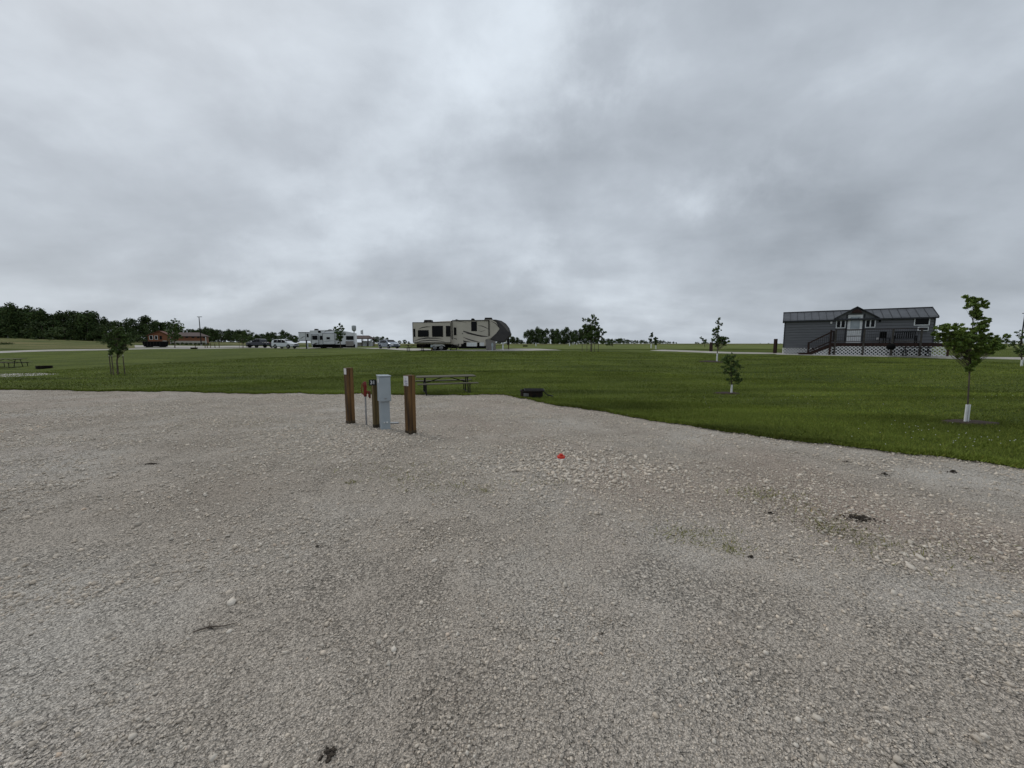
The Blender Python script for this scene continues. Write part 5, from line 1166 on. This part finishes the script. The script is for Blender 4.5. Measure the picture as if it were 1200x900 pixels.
for i in range(5):
    x = -i * .13; n = len(fl.v); fl.v += [(x, math.sin(i) * .1, hF - .1 - i * .05), (x, math.sin(i) * .1, hF - 1.5 + i * .04), (x - .13, math.sin(i + 1) * .1, hF - .15 - i * .05), (x - .13, math.sin(i + 1) * .1, hF - 1.46 + i * .04)]; fl.f.append([n, n + 1, n + 3, n + 2])
fl.build('flag', M_TWHITE, t)
b_ = gnd(424, 108); t = empty('pavilion', b_, R(-4), 'dark brown roofed open pavilion behind the white trailer', 'pavilion')
w2 = 2.5 * 1.05
m = MB(); m.v += [(-w2 - .2, -1.8, 2.2), (w2 + .3, -1.8, 2.2), (w2 - .5, 0, 3.0), (-w2 + .3, 0, 3.0), (w2 + .3, 2.4, 2.2), (-w2 - .2, 2.4, 2.2), (-w2 - .2, -1.8, 2.02), (w2 + .3, -1.8, 2.02), (w2 + .3, 2.4, 2.02), (-w2 - .2, 2.4, 2.02)]
m.f += [[0, 1, 2, 3], [2, 4, 5, 3], [1, 4, 2], [5, 0, 3], [0, 6, 7, 1], [1, 7, 8, 4], [4, 8, 9, 5], [5, 9, 6, 0], [6, 9, 8, 7]]; m.build('roof', M_SHING, t)
for x in (-w2 + .1, -w2 / 3, w2 / 3, w2 - .1):
    for y in (-1.6, 2.2): MB().box(x - .1, y - .1, -.1, x + .1, y + .1, 2.02).build('post', M_DECK, t)
MB().box(-w2 + .1, 1.9, 0, w2 - .1, 2.05, 1.1).build('back_wall', M_STONEB, t); MB().box(-w2 / 3 + .3, 1.2, 0, w2 / 3, 1.7, 1.5).build('notice_board', M_WPAINT, t); MB().box(w2 / 3 + .25, 1.2, 0, w2 - .3, 1.7, 1.5).build('notice_board', M_WPAINT, t)
# small far markers on the field
for px, Y, lab in ((667.5, 95, 'tiny white marker post on the field, leftmost of three left of the tall staked tree'), (671.5, 130, 'tiny white marker post on the field, middle of three left of the tall staked tree'), (676, 130, 'tiny white marker post on the field, rightmost of three left of the tall staked tree'), (628, 90, 'tiny white marker post on the field right of the trailer nose')):
    t = empty('field_marker', gnd(px, Y), 0, lab, 'marker', 'white field markers'); MB().tube((0, 0, -.1), (0, 0, .75), .11, .10, 8).build('marker_tube', M_WHITE, t); MB().lathe([(.12, .75), (.12, .8), (0, .85)], 8).build('marker_cap', M_WHITE, t)
fire_ring(gnd(615.5, 80), .5, .3, 'tiny dark fire ring far off right of the trailer nose', False)

# labels for look-alike trees: counted from the left, as they stand
ORD = 'first second third fourth fifth sixth seventh eighth ninth tenth eleventh twelfth thirteenth fourteenth fifteenth sixteenth seventeenth eighteenth nineteenth twentieth'.split()
def number(group, fmt):
    L_ = [o for o in scene.collection.objects if o.get('group') == group and o.parent is None]; L_.sort(key=lambda o: o.location.x / o.location.y)
    for i, o in enumerate(L_):
        j = len(L_) - 1 - i
        o['label'] = fmt % ((ORD[i] + ' from the left') if i <= j else (ORD[j] + ' from the right'))
number('trees behind the brown lodge', 'dark green tree, %s in the clump behind the brown lodge')
number('tall tree belt right of the large trailer', 'distant tree, %s in the tall belt right of the large trailer')
number('shrubs along the lodge wall', 'round dark shrub, %s along the brown lodge wall')
number('tree line behind the parked vehicles', 'distant tree, %s in the low line behind the parked vehicles')
number('trees of the left hilltop wood', 'tall dark tree, %s in the wood on the left hill')
number('understorey of the left hill wood', 'low dark tree, %s along the front of the left hill wood')
number('distant trees between the two trailers', 'distant tree, %s among those flanking the large cream trailer')
number('low hedge trees beyond the lawn', 'low distant tree, %s in the hedge beyond the lawn')
number('horizon trees right of the cabin', 'distant tree, %s on the horizon right of the cabin')
number('marker posts by the lodge parking', 'short dark marker post, %s in front of the brown lodge')

for k_, (px, Y, r_, h_) in enumerate(((18, 150, 1.0, .9), (39, 145, 1.2, 1.0), (58, 140, 1.5, 1.3), (80, 150, .9, .8), (119, 120, 2.0, 1.8), (122, 105, 1.3, 1.6), (6, 95, 1.6, .8))):
    shrub(px, Y, r_, h_, '', 'bushes in the left meadow', 40 + k_)
number('bushes in the left meadow', 'low dark bush, %s in the rough meadow below the hill wood')
for o in scene.collection.objects:
    if o.get('group') == 'bushes in the left meadow' and o.parent is None: o['category'] = 'bush'

for o in scene.collection.objects:
    if str(o.get('label', '')).startswith('large spread of dark crumbled'): o['kind'] = 'stuff'
